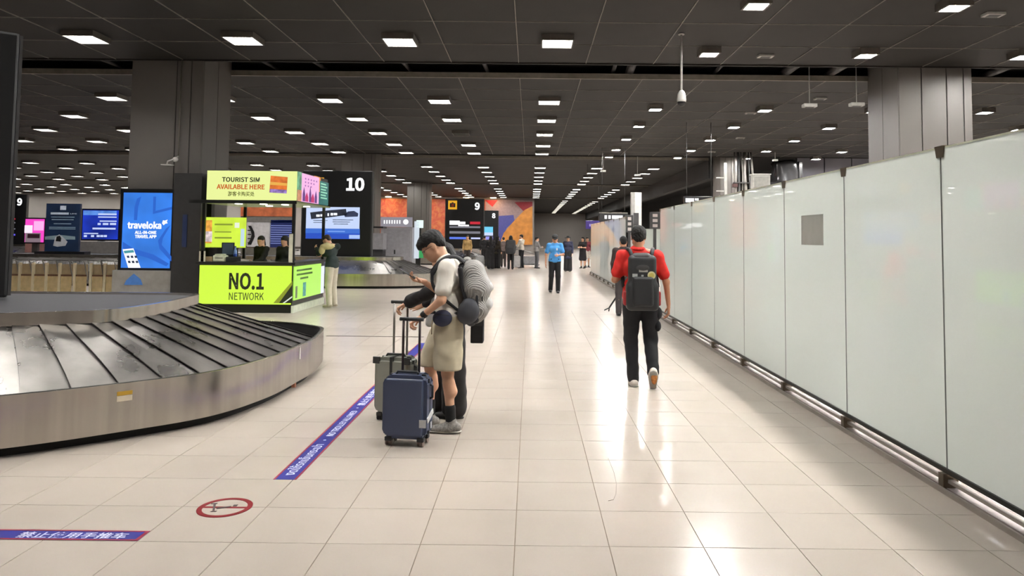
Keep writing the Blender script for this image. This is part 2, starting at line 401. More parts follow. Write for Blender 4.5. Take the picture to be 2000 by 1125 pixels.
# ---- ceiling lights
m_lamp = E('lamp_white', (255, 253, 250), LAMP)
m_down = E('lamp_downlight', (255, 253, 250), DOWN)
m_house = M('lamp_housing', (92, 88, 82), .5, .2)
m_louv = M('lamp_louvre', (105, 104, 100), .5, 0)
SQ_X = [3.57+3.08*k for k in range(-20, 3)]
def louvre():
    bm = bmesh.new(); h = .28
    for k in range(1, 9): x = -h+2*h*k/9; B((x-.002, -h, .012), (x+.002, h, .042), bm)
    for k in range(1, 9): y = -h+2*h*k/9; B((-h, y-.002, .012), (h, y+.002, .042), bm)
    return bm
def housing():
    bm = bmesh.new(); a, b = .31, .285
    B((-a, -a, .06), (a, a, .13), bm)
    for lo, hi in (((-a, -a), (a, -b)), ((-a, b), (a, a)), ((-a, -b), (-b, b)), ((b, -b), (a, b))): B((lo[0], lo[1], 0), (hi[0], hi[1], .07), bm)
    return bm
me_h = mesh_bm('housing', housing(), m_house); me_d = mesh_bm('diffuser', B((-.284, -.284, .052), (.284, .284, .058)), m_lamp); me_l = mesh_bm('louvre', louvre(), m_louv)
def small_light():
    bm = housing(); B((-.284, -.284, .052), (.284, .284, .058), bm, mi=1); n0 = len(bm.faces)
    bl = louvre(); me = bpy.data.meshes.new('tmp'); bl.to_mesh(me); bl.free(); bm.from_mesh(me); bm.faces.ensure_lookup_table()
    for f in bm.faces[n0:]: f.material_index = 2
    return mesh_bm('ceiling_light', bm, [m_house, m_lamp, m_louv])
def open_light():
    bm = housing(); B((-.284, -.284, .03), (.284, .284, .058), bm, mi=1)
    return mesh_bm('ceiling_light', bm, [m_house, E('lamp_far', (255, 253, 248), 48)])
me_s = small_light(); me_o = open_light()
ORD = ['first', 'second', 'third', 'fourth', 'fifth', 'sixth', 'seventh', 'eighth', 'ninth', 'tenth', 'eleventh', 'twelfth', 'thirteenth', 'fourteenth', 'fifteenth', 'sixteenth', 'seventeenth', 'eighteenth', 'nineteenth', 'twentieth', 'outermost']
def col_phrase(x):
    k = round((x-.49)/3.08)
    return 'above the aisle' if k == 0 else ('%s column right of aisle' % ORD[k-1] if k > 0 else '%s column left of aisle' % ORD[-k-1])
def square_light(x, y, row, detail):
    lab = 'square ceiling light, %s, %s' % (row, col_phrase(x))
    if detail:
        o = empty('ceiling_light', (x, y, CZ-.115), 0, lab, 'light', 'square ceiling lights')
        link('housing', me_h, o); link('diffuser', me_d, o); link('louvre', me_l, o)
    else:
        o = link('ceiling_light', me_o if y > 50 else me_s); o.location = (x, y, CZ-.12); tag(o, lab, 'light', 'square ceiling lights')
rows = [(4.6, 'second overhead row', 1), (7.8, 'third overhead row', 1), (10.9, 'fourth overhead row', 1), (14.0, 'row just before the dark slot', 1)]
for k, y in enumerate((20.2, 23.4, 26.6, 29.8, 32.7)): rows.append((y, '%s row of middle bay' % ORD[k], k < 3))
for k, y in enumerate((39.2, 42.2, 45.2, 48.2, 51.0)): rows.append((y, '%s row of third bay' % ORD[k], 0))
for k, y in enumerate((56.6, 59.6, 62.6, 65.6, 68.6)): rows.append((y, '%s row of farthest bay' % ORD[k], 0))
for y, row, det in rows:
    for x in SQ_X:
        u, v, d = project((x, y, CZ-.1))
        if x > 2 and y < 35: continue
        if v > 0 and not (-60 < u < 2060): continue
        if v <= 0 and abs(x+5) > 11.5: continue
        if abs(x+2.6) < .2 and abs(y-26.6) < .2: continue                                # an unlit fitting in the photo
        square_light(x, y, row, det)
for k in range(12):
    square_light(6.65, 75+3.3*k, '%s added row of far corridor' % ORD[k], 0)  # extra lamp column, added to brighten the dark end wall
    square_light(3.5, 74+3.3*k, '%s added row of far corridor' % ORD[k], 0)
o = empty('ceiling_light', (-2.6, 26.6, CZ-.115), 0, 'unlit square ceiling light among lit ones over the kiosk', 'light', 'square ceiling lights')
link('housing', me_h, o); link('louvre', me_l, o)
def down_can():
    bm = bmesh.new(); a, b = .2, .16
    B((-a, -a, .06), (a, a, .14), bm)
    for lo, hi in (((-a, -a), (a, -b)), ((-a, b), (a, a)), ((-a, -b), (-b, b)), ((b, -b), (a, b))): B((lo[0], lo[1], 0), (hi[0], hi[1], .07), bm)
    return bm
me_dh = mesh_bm('housing', down_can(), m_house)
me_dl = mesh_bm('lens', B((-.158, -.158, .012), (.158, .158, .04)), m_down)
me_df = mesh_bm('lens', B((-.158, -.158, .012), (.158, .158, .04)), E('lamp_downlight_deep', (255, 253, 250), DOWN_FAR))
for r_, y in enumerate((5.3, 8.4, 11.55, 14.65, 21.05, 24.27, 27.5, 30.8, 33.6)):
    for c_, x in enumerate((3.62, 6.82, 10.03, 13.25, 16.4)):
        u, v, d = project((x, y, CZ))
        if v > 0 and u > 2080: continue
        o = empty('downlight', (x, y, CZ-.135), 0, 'bright downlight beyond the glass, %s row, %s from aisle' % (ORD[r_], ORD[c_]), 'light', 'bright downlights')
        link('housing', me_dh, o); link('lens', me_dl if c_ == 0 else me_df, o)
# wall washers above the mural
for k, x in enumerate((-13.7, -10.5, -6.2, -3.6)):
    o = empty('wall_washer', (x, 69.6, CZ-.12), 0, 'small lamp washing the mural, %s from the left' % ORD[k], 'light', 'mural lamps')
    box('housing', (-.3, -.12, .02), (.3, .12, .12), m_house, o); box('lens', (-.27, -.1, 0), (.27, .1, .02), E('washer', (255, 205, 150), 90), o)
# ================================================================== GLASS PARTITION
def glass_material():
    m = bpy.data.materials.new('frosted_glass'); m.use_nodes = True; nt = m.node_tree; L = nt.links.new
    for n in list(nt.nodes):
        if n.type != 'OUTPUT_MATERIAL': nt.nodes.remove(n)
    out = [n for n in nt.nodes if n.type == 'OUTPUT_MATERIAL'][0]
    tc = nt.nodes.new('ShaderNodeTexCoord'); no = nt.nodes.new('ShaderNodeTexNoise'); no.inputs['Scale'].default_value = .8
    cr = nt.nodes.new('ShaderNodeValToRGB'); cr.color_ramp.elements[0].color = lin((240, 243, 236))+(1,); cr.color_ramp.elements[1].color = lin((245, 248, 243))+(1,)
    L(tc.outputs['Object'], no.inputs['Vector']); L(no.outputs[0], cr.inputs[0])
    di = nt.nodes.new('ShaderNodeBsdfDiffuse'); tr = nt.nodes.new('ShaderNodeBsdfTranslucent'); gl = nt.nodes.new('ShaderNodeBsdfGlossy'); fr = nt.nodes.new('ShaderNodeFresnel')
    gl.inputs['Roughness'].default_value = .0; fr.inputs['IOR'].default_value = 1.85
    L(cr.outputs[0], di.inputs[0]); L(cr.outputs[0], tr.inputs[0])
    m1 = nt.nodes.new('ShaderNodeMixShader'); m1.inputs[0].default_value = .7; m2 = nt.nodes.new('ShaderNodeMixShader')
    L(di.outputs[0], m1.inputs[1]); L(tr.outputs[0], m1.inputs[2]); L(fr.outputs[0], m2.inputs[0]); L(m1.outputs[0], m2.inputs[1]); L(gl.outputs[0], m2.inputs[2]); L(m2.outputs[0], out.inputs[0])
    return m
m_glass = glass_material()
def clear_material():
    m = bpy.data.materials.new('clear_glass_back'); m.use_nodes = True; nt = m.node_tree; L = nt.links.new
    for n in list(nt.nodes):
        if n.type != 'OUTPUT_MATERIAL': nt.nodes.remove(n)
    out = [n for n in nt.nodes if n.type == 'OUTPUT_MATERIAL'][0]; tp_ = nt.nodes.new('ShaderNodeBsdfTransparent'); gl = nt.nodes.new('ShaderNodeBsdfGlossy'); fr = nt.nodes.new('ShaderNodeFresnel'); mx = nt.nodes.new('ShaderNodeMixShader')
    no = nt.nodes.new('ShaderNodeTexNoise'); cr = nt.nodes.new('ShaderNodeValToRGB'); cr.color_ramp.elements[0].color = (.93, .97, .94, 1); cr.color_ramp.elements[1].color = (.95, .98, .96, 1); L(no.outputs[0], cr.inputs[0]); L(cr.outputs[0], tp_.inputs[0])
    gl.inputs['Roughness'].default_value = .05; fr.inputs['IOR'].default_value = 1.2; L(fr.outputs[0], mx.inputs[0]); L(tp_.outputs[0], mx.inputs[1]); L(gl.outputs[0], mx.inputs[2]); L(mx.outputs[0], out.inputs[0]); return m
m_clear = clear_material()
def glass_sheet(lo, hi):
    """frosted film on the aisle face, clear glass behind it"""
    bm = B(lo, hi); bm.normal_update()
    for f in bm.faces: f.material_index = 0 if f.normal.x < -.9 else 1
    return bm
m_alu = M('aluminium', (168, 160, 152), .45, .6, var=.08, scale=4)
m_steel = M('bronze_steel', (112, 102, 88), .35, .8, var=.1)
m_gask = M('gasket', (96, 100, 94), .5)
m_railk = M('dark_rail', (40, 40, 38), .35, .6)
GXW, ZB, ZT = 2.75, .145, 2.25
def partition(name, label, x, ys, zt=ZT):
    y0, y1 = ys[0], ys[-1]
    p = empty(name, (x, y0, 0), 0, label, 'partition', 'frosted glass partitions')
    box('floor_track', (-.065, 0, 0), (.075, y1-y0, .022), m_alu, p)
    box('track_lip', (-.065, 0, .022), (-.05, y1-y0, .034), m_alu, p)
    box('track_groove', (-.03, 0, .022), (.06, y1-y0, .03), M('track_grey', (150, 140, 136), .4, .5), p)
    box('lower_rail', (-.02, 0, .062), (.02, y1-y0, .085), m_alu, p)
    box('bottom_rail', (-.022, 0, .118), (.022, y1-y0, .148), m_railk, p)
    for a, b in zip(ys, ys[1:]):
        obj('glass_panel', glass_sheet((-.006, a-y0+.008, ZB), (.006, b-y0-.008, zt)), [m_glass, m_clear], p)
        box('top_edge', (-.007, a-y0+.008, zt), (.007, b-y0-.008, zt+.012), M('glass_edge', (226, 228, 205), .3), p)
    for y in ys:
        box('joint_gasket', (-.005, y-y0-.0075, ZB), (.005, y-y0+.0075, zt), m_gask, p)
        box('foot_bracket', (-.05, y-y0-.03, 0), (.05, y-y0+.03, .118), m_steel, p, .004)
        bm = poly_plate([(-.055, .018), (.055, .018), (.035, -.06), (-.035, -.06)], -.016, .016)
        o = obj('corner_clamp', bm, m_steel, p); o.rotation_euler = (math.pi/2, 0, math.pi/2); o.location = (0, y-y0, zt)
    return p
gw = partition('glass_partition', 'long frosted glass partition beside the man in the red shirt', GXW, [4.84+1.5*k for k in range(-3, 8)])
q0, q1 = on_x(1565, 478, GXW-.01), on_x(1607, 418, GXW-.01)
box('grey_notice', (-.0085, min(q0.y, q1.y)-.34, q0.z), (-.0062, max(q0.y, q1.y)-.34, q1.z), M('notice_grey', (176, 176, 168), .6, var=.04), gw)
partition('glass_partition', 'far stretch of frosted glass partition along the aisle', GXW, [20.9+1.5*k for k in range(9)])
pf = partition('glass_partition', 'small frosted glass screen seen past the red shirt head', 0, [0, 1.6, 3.2], 2.2); pf.location = (6.2, 42, 0); pf.rotation_euler = (0, 0, -math.pi/2)
# ================================================================== BAGGAGE CAROUSELS
def brushed(name, rgb, rough, scl, metal=.95, var=.25):
    m = bpy.data.materials.new(name); m.use_nodes = True; nt = m.node_tree; b = nt.nodes['Principled BSDF']; L = nt.links.new
    tc = nt.nodes.new('ShaderNodeTexCoord'); mp = nt.nodes.new('ShaderNodeMapping'); mp.inputs['Scale'].default_value = scl
    no = nt.nodes.new('ShaderNodeTexNoise'); no.inputs['Scale'].default_value = 1; no.inputs['Detail'].default_value = 6
    L(tc.outputs['Object'], mp.inputs[0]); L(mp.outputs[0], no.inputs['Vector'])
    cr = nt.nodes.new('ShaderNodeValToRGB'); c = lin(rgb); e = cr.color_ramp.elements; e[0].position, e[1].position = .35, .65
    e[0].color = tuple(v*(1-var) for v in c)+(1,); e[1].color = tuple(min(1, v*(1+var)) for v in c)+(1,)
    L(no.outputs[0], cr.inputs[0]); L(cr.outputs[0], b.inputs['Base Color'])
    mr = nt.nodes.new('ShaderNodeMapRange'); mr.inputs[3].default_value = rough*.7; mr.inputs[4].default_value = rough*1.4
    L(no.outputs[0], mr.inputs[0]); L(mr.outputs[0], b.inputs['Roughness']); b.inputs['Metallic'].default_value = metal
    return m
m_skirt = brushed('brushed_steel', (208, 202, 193), .18, (9, 9, .15), var=.10)
m_slat = brushed('worn_steel_plate', (128, 124, 120), .28, (2.5, 2.5, 2.5), .9, var=.22)
m_deck = M('deck_rubber', (50, 49, 52), .6, .0, var=.06)
m_kick = M('kick_black', (14, 13, 13), .7)
def ring_strip(outer, z0, z1, inner=None, thick=.03, bm=None):
    """vertical band following a closed outline, with thickness to the inside"""
    bm = bm or bmesh.new(); n = len(outer); c = sum(outer, Vector((0, 0)))/n
    inn = []
    for i in range(n):
        t = (outer[(i+1) % n]-outer[i-1]).normalized(); nr = Vector((-t.y, t.x)); 
        if nr.dot(c-outer[i]) < 0: nr = -nr
        inn.append(outer[i]+nr*thick)
    K = ((outer, z0), (outer, z1), (inn, z1), (inn, z0))
    for a in range(4):
        A, C_ = ([bm.verts.new((p.x, p.y, K[q][1])) for p in K[q][0]] for q in (a, (a+1) % 4))
        for i in range(n):
            f = bm.faces.new((A[i], A[(i+1) % n], C_[(i+1) % n], C_[i])); f.smooth = a in (0, 2)
    return bm
def carousel(label, Sk, Dk, per, stickers=False, slat_every=1):
    S = catmull([Vector((x, y)) for x, y in Sk], per); Dd = catmull([Vector((x, y)) for x, y in Dk], per); n = len(S)
    cen = sum(S, Vector((0, 0)))/n
    c = empty('baggage_carousel', (cen.x, cen.y, 0), 0, label, 'carousel', 'baggage carousels')
    S = [p-cen for p in S]; Dd = [p-cen for p in Dd]
    def inset(L_, d):
        out = []
        for i in range(len(L_)):
            t = (L_[(i+1) % len(L_)]-L_[i-1]).normalized(); nr = Vector((-t.y, t.x))
            if nr.dot(-L_[i]) < 0: nr = -nr
            out.append(L_[i]+nr*d)
        return out
    obj('kick_base', ring_strip(inset(S, .09), .0, .09, thick=.1), m_kick, c)
    obj('skirt', ring_strip(S, .075, .45, thick=.025), m_skirt, c)
    obj('skirt_rim', ring_strip(inset(S, .025), .43, .452, thick=.02), M('rim_dark', (60, 58, 54), .4, .7), c)
    obj('trough', ring_strip(inset(S, .03), .1, .425, thick=.02), m_kick, c)
    obj('deck_trim', ring_strip(Dd, .815, .93, thick=.05), m_skirt, c)
    Di = inset(Dd, .05); bm = bmesh.new(); vs = [bm.verts.new((p.x, p.y, .905)) for p in Di]; bm.faces.new(vs)
    bm.normal_update()
    for f in bm.faces:
        if f.normal.z < 0: f.normal_flip()
    obj('deck', bm, m_deck, c)
    So = inset(S, .05); Do = inset(Dd, .06)
    bm = bmesh.new()                                                                    # dark body below the plates
    a = [bm.verts.new((p.x, p.y, .2)) for p in So]; b = [bm.verts.new((p.x, p.y, .74)) for p in Do]
    for i in range(n): bm.faces.new((a[i], a[(i+1) % n], b[(i+1) % n], b[i]))
    obj('chassis', bm, m_kick, c)
    # plates laid like shingles: each one rises over its neighbour
    arc = [0]
    for i in range(n): arc.append(arc[-1]+(So[(i+1) % n]-So[i]).length)
    total = arc[-1]; cnt = int(total/.36)
    def at_arc(L_, s):
        s %= total
        for i in range(n):
            if arc[i+1] >= s:
                t = (s-arc[i])/max(1e-9, arc[i+1]-arc[i]); return L_[i].lerp(L_[(i+1) % n], t)
    for k in range(cnt):
        s0, s1 = k*total/cnt-.02, (k+1)*total/cnt+.035; bm = bmesh.new(); rows_ = []
        for q in range(7):
            f = q/6; z = .30+(.83-.30)*(f**1.0); row = []
            bow = .03*math.sin(f*math.pi)
            for e_, ss in enumerate((s0, (s0+s1)/2, s1)):
                p = at_arc(So, ss+bow).lerp(at_arc(Do, ss+bow*.6), f)
                zz_ = z+(.022*(1-e_/2)); row.append((p.x, p.y, zz_))
            rows_.append(row)
        top = [[bm.verts.new(v) for v in r] for r in rows_]; bot = [[bm.verts.new((v[0], v[1], v[2]-.008)) for v in r] for r in rows_]
        for A, flip in ((top, 0), (bot, 1)):
            for q in range(6):
                for e_ in range(2):
                    f4 = (A[q][e_], A[q][e_+1], A[q+1][e_+1], A[q+1][e_]); bm.faces.new(f4[::-1] if flip else f4)
        for e_ in (0, 2):
            for q in range(6): bm.faces.new((top[q][e_], top[q+1][e_], bot[q+1][e_], bot[q][e_]))
        bmesh.ops.recalc_face_normals(bm, faces=bm.faces[:])
        obj('slat', bm, m_slat, c)
    return c, cen, S
SK = [(-9, 4.5), (-6.5, 4.42), (-4.7, 4.78), (-3.80, 5.28), (-3.22, 5.75), (-2.72, 6.3), (-2.50, 7.05), (-2.46, 7.8), (-2.46, 8.4), (-2.62, 9.3), (-2.85, 9.62), (-3.22, 9.9), (-3.73, 10.08), (-5, 10.25), (-7, 10.3), (-9, 10.3), (-11.4, 9.4), (-12.1, 7.4), (-11.4, 5.3)]
DK = [(-9, 6.0), (-6.6, 5.98), (-5.3, 6.05), (-4.57, 6.29), (-4.22, 6.48), (-3.9, 6.68), (-3.76, 7.1), (-3.75, 7.6), (-3.79, 8.05), (-3.86, 8.5), (-4.02, 8.65), (-4.3, 8.71), (-4.7, 8.72), (-5.7, 8.68), (-7, 8.68), (-9, 8.7), (-10.2, 8.3), (-10.6, 7.4), (-10.2, 6.5)]
car, cen, _ = carousel('large baggage carousel with worn steel plates in the left foreground', SK, DK, 8)
def skirt_mark(px, py, wpx, hpx, mats, name):
    """small sticker lying on the skirt at a photo position"""
    best = None
    pts = catmull([Vector((x, y)) for x, y in SK], 8)
    for i in range(len(pts)):
        a, b = pts[i], pts[(i+1) % len(pts)]
        for t in (0, .25, .5, .75):
            p = a.lerp(b, t)
            for z in np.arange(.09, .45, .01):
                u, v, d = project((p.x, p.y, z))
                if p.y < 10 and p.x > -4.5:
                    e_ = (u-px)**2+(v-py)**2
                    if best is None or e_ < best[0]: best = (e_, p, (b-a).normalized(), z, d)
    _, p, t, z, d = best
    w_, h_ = wpx*d/F_PX, hpx*d/F_PX; root = None
    for k, (dz0, dz1, mat) in enumerate(mats):
        bm = B((-w_/2, -.004, h_*(dz0-.5)), (w_/2, .004, h_*(dz1-.5))); o = obj(name, bm, mat, car)
        o.location = (p.x-cen.x, p.y-cen.y, z); o.rotation_euler = (0, 0, math.atan2(t.y, t.x))
skirt_mark(243, 773, 27, 19, [(.0, .55, M('sticker_white', (214, 200, 175), .5)), (.6, 1., M('sticker_yellow', (190, 150, 50), .5))], 'warning_sticker')
skirt_mark(586, 690, 5, 24, [(0, 1, M('sticker_pale', (205, 202, 196), .5))], 'label_strip')
o = box('floor_clip', (-.03, -.02, 0), (.03, .02, .075), M('clip_copper', (190, 120, 90), .5), car); q = on_z(577, 756); o.location = (q.x-cen.x-.03, q.y-cen.y, 0)
# carousel ten further back, carousel nine beyond
SK10 = [(-18, 22.55), (-13, 22.5), (-8, 22.5), (-5, 22.55), (-3.6, 23.0), (-2.9, 24.2), (-2.9, 25.6), (-3.6, 26.8), (-5, 27.3), (-8, 27.4), (-13, 27.4), (-18, 27.35), (-19.6, 26.6), (-20.2, 25), (-19.6, 23.3)]
DK10 = [(-18, 24.1), (-13, 24.05), (-8, 24.05), (-5.4, 24.1), (-4.7, 24.25), (-4.4, 24.6), (-4.4, 25.2), (-4.7, 25.6), (-5.4, 25.75), (-8, 25.8), (-13, 25.8), (-18, 25.75), (-18.5, 25.5), (-18.7, 25), (-18.5, 24.4)]
carousel('baggage carousel under the board numbered ten', SK10, DK10, 6)
sh = lambda L_, dx, dy, sx=1: [(x*sx+dx, y+dy) for x, y in L_]
SK9 = sh(SK10, .6, 19.6); DK9 = sh(DK10, .6, 19.6)
SK9 = [(x if x > -12 else x-16, y) for x, y in SK9]; DK9 = [(x if x > -12 else x-16, y) for x, y in DK9]
carousel('distant baggage carousel under the board numbered nine', SK9, DK9, 5)
# ---- carousel boards
m_bk = M('board_black', (17, 17, 19), .35, .0, var=.1)
m_frame = M('board_grey', (58, 57, 57), .5, .2)
m_white = E('sign_white', (250, 250, 252), 1.15)
def board(x0, x1, y, z0, z1, num, label, ry=0, numcol=None):
    b = empty('carousel_board', ((x0+x1)/2, y, z0), ry, label, 'sign', 'carousel number boards'); hw = (x1-x0)/2; h = z1-z0
    bm = B((-hw, 0, 0), (hw, .22, h), bev=.03); obj('case', bm, m_bk, b)
    box('side_panel', (hw, .02, .02), (hw+.03, .2, h-.02), m_frame, b); box('side_panel', (-hw-.03, .02, .02), (-hw, .2, h-.02), m_frame, b)
    if num: text('number', num, .62, numcol or m_white, b, (hw-.22-.18*len(num), -.003, h-.42), weight=.0096, height=.46, width=.31*len(num))
    return b, hw, h
def bag_icon(b, x, z, s):
    box('baggage_icon', (x-s, -.006, z-s), (x+s, -.001, z+s), E('icon_yellow', (235, 175, 40), .9), b)
    box('icon_case', (x-s*.62, -.009, z-s*.5), (x+s*.62, -.006, z+s*.42), m_bk, b); box('icon_case_face', (x-s*.28, -.012, z-s*.36), (x+s*.28, -.009, z+s*.28), E('icon_brown', (130, 50, 20), .7), b)
    box('icon_handle', (x-s*.2, -.009, z+s*.42), (x+s*.2, -.006, z+s*.62), m_bk, b)
# near board, edge on the left of the frame
board(-1.1, 1.1, 0, 0, 2.88, '', 'tall dark carousel board standing on the near carousel, cut by the left edge')
nb = [o for o in COL.objects if o.name.startswith('carousel_board')][-1]; nb.location = (-6.46, 7.12, .93); nb.rotation_euler = (0, 0, math.radians(40))
# board ten with its screen
b10, hw, h = board(-7.75, -5.40, 24.55, .93, 3.84, '10', 'tall black board with a large white 10 beside the sim kiosk')
def scr(name, x0, x1, y0, y1, Y, b, mat, d=.0): 
    p, q = on_y(x0, y1, Y), on_y(x1, y0, Y); L_ = b.location
    return box(name, (p.x-L_.x, -.012-d, p.z-L_.z), (q.x-L_.x, -.004-d, q.z-L_.z), mat, b)
bag_icon(b10, -.62, h-.4, .16)
YS = 24.55
scr('screen_bezel', 594, 706, 402, 469, YS, b10, m_bk)
scr('screen', 597, 703, 405, 466, YS, b10, E('screen_pale', (196, 212, 246), SCREEN), .004)
scr('screen_band', 597, 703, 447, 456, YS, b10, E('screen_blue', (62, 110, 205), SCREEN), .008)
scr('screen_band', 597, 703, 456, 466, YS, b10, E('screen_deep_blue', (40, 80, 190), SCREEN), .008)
scr('screen_band', 682, 703, 459, 466, YS, b10, E('screen_pale2', (170, 195, 245), SCREEN), .012)
m_ink = M('print_ink', (40, 46, 66), .5); m_car = M('print_car', (50, 60, 92), .5)
bm = bmesh.new()
def scr_poly(name, pts, mat, Y, b, d):
    bm = poly_plate([(on_y(x, y, Y).x-b.location.x, on_y(x, y, Y).z-b.location.z) for x, y in pts], 0, .004); bmesh.ops.recalc_face_normals(bm, faces=bm.faces[:])
    o = obj(name, bm, mat, b); o.rotation_euler = (math.pi/2, 0, 0); o.location = (0, -d, 0); return o
scr_poly('bus_picture', [(606, 415), (640, 411), (676, 408), (678, 420), (640, 425), (608, 428)], m_ink, YS, b10, .013)
scr_poly('car_picture', [(672, 419), (680, 413), (692, 412), (700, 417), (699, 423), (674, 424)], m_car, YS, b10, .013)
for xa_, xb_, ya_, yb_ in ((618, 625, 419, 423.5), (626, 633, 418.5, 423), (640, 643, 416.5, 422), (646, 651, 416, 421), (652, 659, 416, 420.5)): scr('screen_word', xa_, xb_, ya_, yb_, YS, b10, E('screen_white', (245, 248, 255), 1), .016)
for k, (xa_, xb_, yy) in enumerate(((612, 640, 430), (612, 636, 434), (650, 690, 429), (650, 684, 433), (652, 680, 437))):
    scr('screen_text_line', xa_, xb_, yy, yy+1.2, YS, b10, M('print_grey', (120, 135, 165), .5), .008)
scr_poly('warning_triangle', [(600, 454), (609, 454), (604.5, 447)], E('screen_white', (245, 248, 255), 1), YS, b10, .014)
scr('screen_text_line', 640, 674, 451, 453, YS, b10, E('screen_midblue', (120, 160, 235), 1), .01)
# board nine and eight in the distance
b9, hw, h = board(-5.19, -2.86, 44.2, .93, 3.98, '9', 'distant black board with a white 9 behind the standing traveller')
bag_icon(b9, -hw+.42, h-.4, .27)
def strip(b, Y, x0, x1, y0, y1, mat): scr('display_row', x0, x1, y0, y1, Y, b, mat)
m_rd = E('led_red', (190, 30, 50), 1.0); m_gy = E('led_grey', (150, 150, 160), .6); m_bl = E('led_blue', (90, 120, 225), 1.0)
for a in ((878, 898, 431, 439, m_white), (898, 909, 433, 438, m_white), (918, 938, 433, 438, m_rd), (878, 938, 442, 445, m_gy), (895, 916, 439, 442, m_white), (878, 938, 452, 456, m_gy), (878, 912, 463, 467, m_bl), (920, 938, 464, 467, E('led_pale', (200, 210, 250), 1))): strip(b9, 44.2, *a)
b8, hw, h = board(-4.15, -2.86, 64, 0, 4.0, '8', 'farthest small black board with a white 8 before the mural')
strip(b8, 64, 946, 963, 443, 454, E('led_cyan', (110, 205, 240), 1)); strip(b8, 64, 946, 963, 454, 460, E('led_sky', (200, 215, 250), 1)); strip(b8, 64, 946, 963, 462, 468, E('led_lilac', (150, 150, 235), 1))
b9l, hw, h = board(on_y(6, 400, 43.8).x, on_y(51, 400, 43.8).x, 43.8, .93, 3.95, '9', 'dark board with a white 9 at the far left edge'); 
for a in ((14, 30, 426, 429, m_rd), (14, 30, 434, 436, m_gy), (14, 30, 446, 448, m_gy), (16, 30, 457, 460, E('led_indigo', (100, 90, 235), 1))): strip(b9l, 43.8, *a)
# ================================================================== LEFT: APP SCREEN, CARTS, ADVERTS
Y0 = 15.75
tv = empty('advert_totem', (-8.36, Y0, 0), 0, 'tall blue glowing app advertising screen on a grey stand', 'screen')
def tb(name, x0, x1, y0, y1, mat, d=0., dep=.004):
    p, q = on_y(x0, y1, Y0), on_y(x1, y0, Y0); return box(name, (p.x+8.36, -d-dep, p.z), (q.x+8.36, -d, q.z), mat, tv)
box('frame', (on_y(229, 528, Y0).x+8.36, 0, on_y(229, 529, Y0).z), (on_y(346, 528, Y0).x+8.36, .16, on_y(346, 369, Y0).z), M('totem_black', (15, 15, 17), .3), tv, .015)
box('stand', (on_y(222, 530, Y0).x+8.36, -.06, 0), (on_y(342, 530, Y0).x+8.36, .2, .84), M('totem_stand', (140, 136, 130), .5), tv, .01)
tb('display', 236, 337, 377, 523, E('display_blue', (52, 124, 226), 1.0, .18, 1.2), 0)
m_dk = E('display_stroke', (40, 100, 205), .95)
def tp(name, pts, mat, d):
    bm = poly_plate([(on_y(x, y, Y0).x+8.36, on_y(x, y, Y0).z) for x, y in pts], 0, .003); bmesh.ops.recalc_face_normals(bm, faces=bm.faces[:])
    o = obj(name, bm, mat, tv); o.rotation_euler = (math.pi/2, 0, 0); o.location = (0, -d, 0)
tp('swoosh', [(268, 388), (276, 384), (270, 405), (268, 430), (262, 430), (263, 405)], m_dk, .006)
tp('swoosh', [(300, 384), (305, 384), (304, 412), (336, 404), (336, 409), (299, 418)], m_dk, .006)
tp('swoosh', [(325, 446), (333, 440), (318, 466), (316, 478), (336, 502), (336, 512), (312, 486), (309, 470)], m_dk, .006)
tp('swoosh', [(240, 472), (262, 486), (300, 497), (330, 515), (325, 520), (290, 504), (255, 494), (240, 484)], m_dk, .006)
pc = on_y(283, 439, Y0); text('brand_word', 'traveloka', .22, m_white, tv, (pc.x+8.36, -.008, pc.z), weight=.004, width=on_y(317, 439, Y0).x-on_y(251, 439, Y0).x, height=.16)
tp('bird_mark', [(317, 436), (319, 430), (322, 431), (328, 429), (326, 433), (328, 436), (323, 437), (320, 440)], m_white, .008)
for k, s_ in enumerate(('ALL-IN-ONE', 'TRAVEL APP')):
    p = on_y(285, 453.5+8*k, Y0); text('slogan', s_, .085, m_white, tv, (p.x+8.36, -.008, p.z), weight=.002, height=.07, width=on_y(306, 450, Y0).x-on_y(264, 450, Y0).x)
tp('phone_picture', [(240, 487), (261, 485), (275, 523), (251, 523)], m_white, .008)
tp('phone_header', [(242, 490), (261, 488), (263, 493), (244, 495)], E('phone_teal', (70, 150, 160), 1), .012)
for k in range(6):
    x = 248+(k % 3)*7.5+2.2*(k//3); y = 499.5+(k//3)*10; tp('phone_icon', [(x, y), (x+4.5, y-.5), (x+6, y+4), (x+1.5, y+4.5)], M('print_ink2', (60, 80, 120), .5), .012)
tp('blue_arrow', [(246, 556), (282, 556), (278, 545), (265, 534), (250, 547)], M('sticker_blue', (70, 120, 190), .5), .07)
blk = box('column_guard', (-7.72, 15.62, 0), (-7.12, 15.95, 2.95), M('guard_dark', (42, 41, 41), .5)); tag(blk, 'dark upright panel between the blue screen and the kiosk', 'panel')
tag(box('door_plate', (-7.5, 15.6, 1.35), (-7.4, 15.615, 2.05), M('plate_navy', (32, 44, 78), .4)), 'narrow navy strip on the dark upright panel', 'sign')
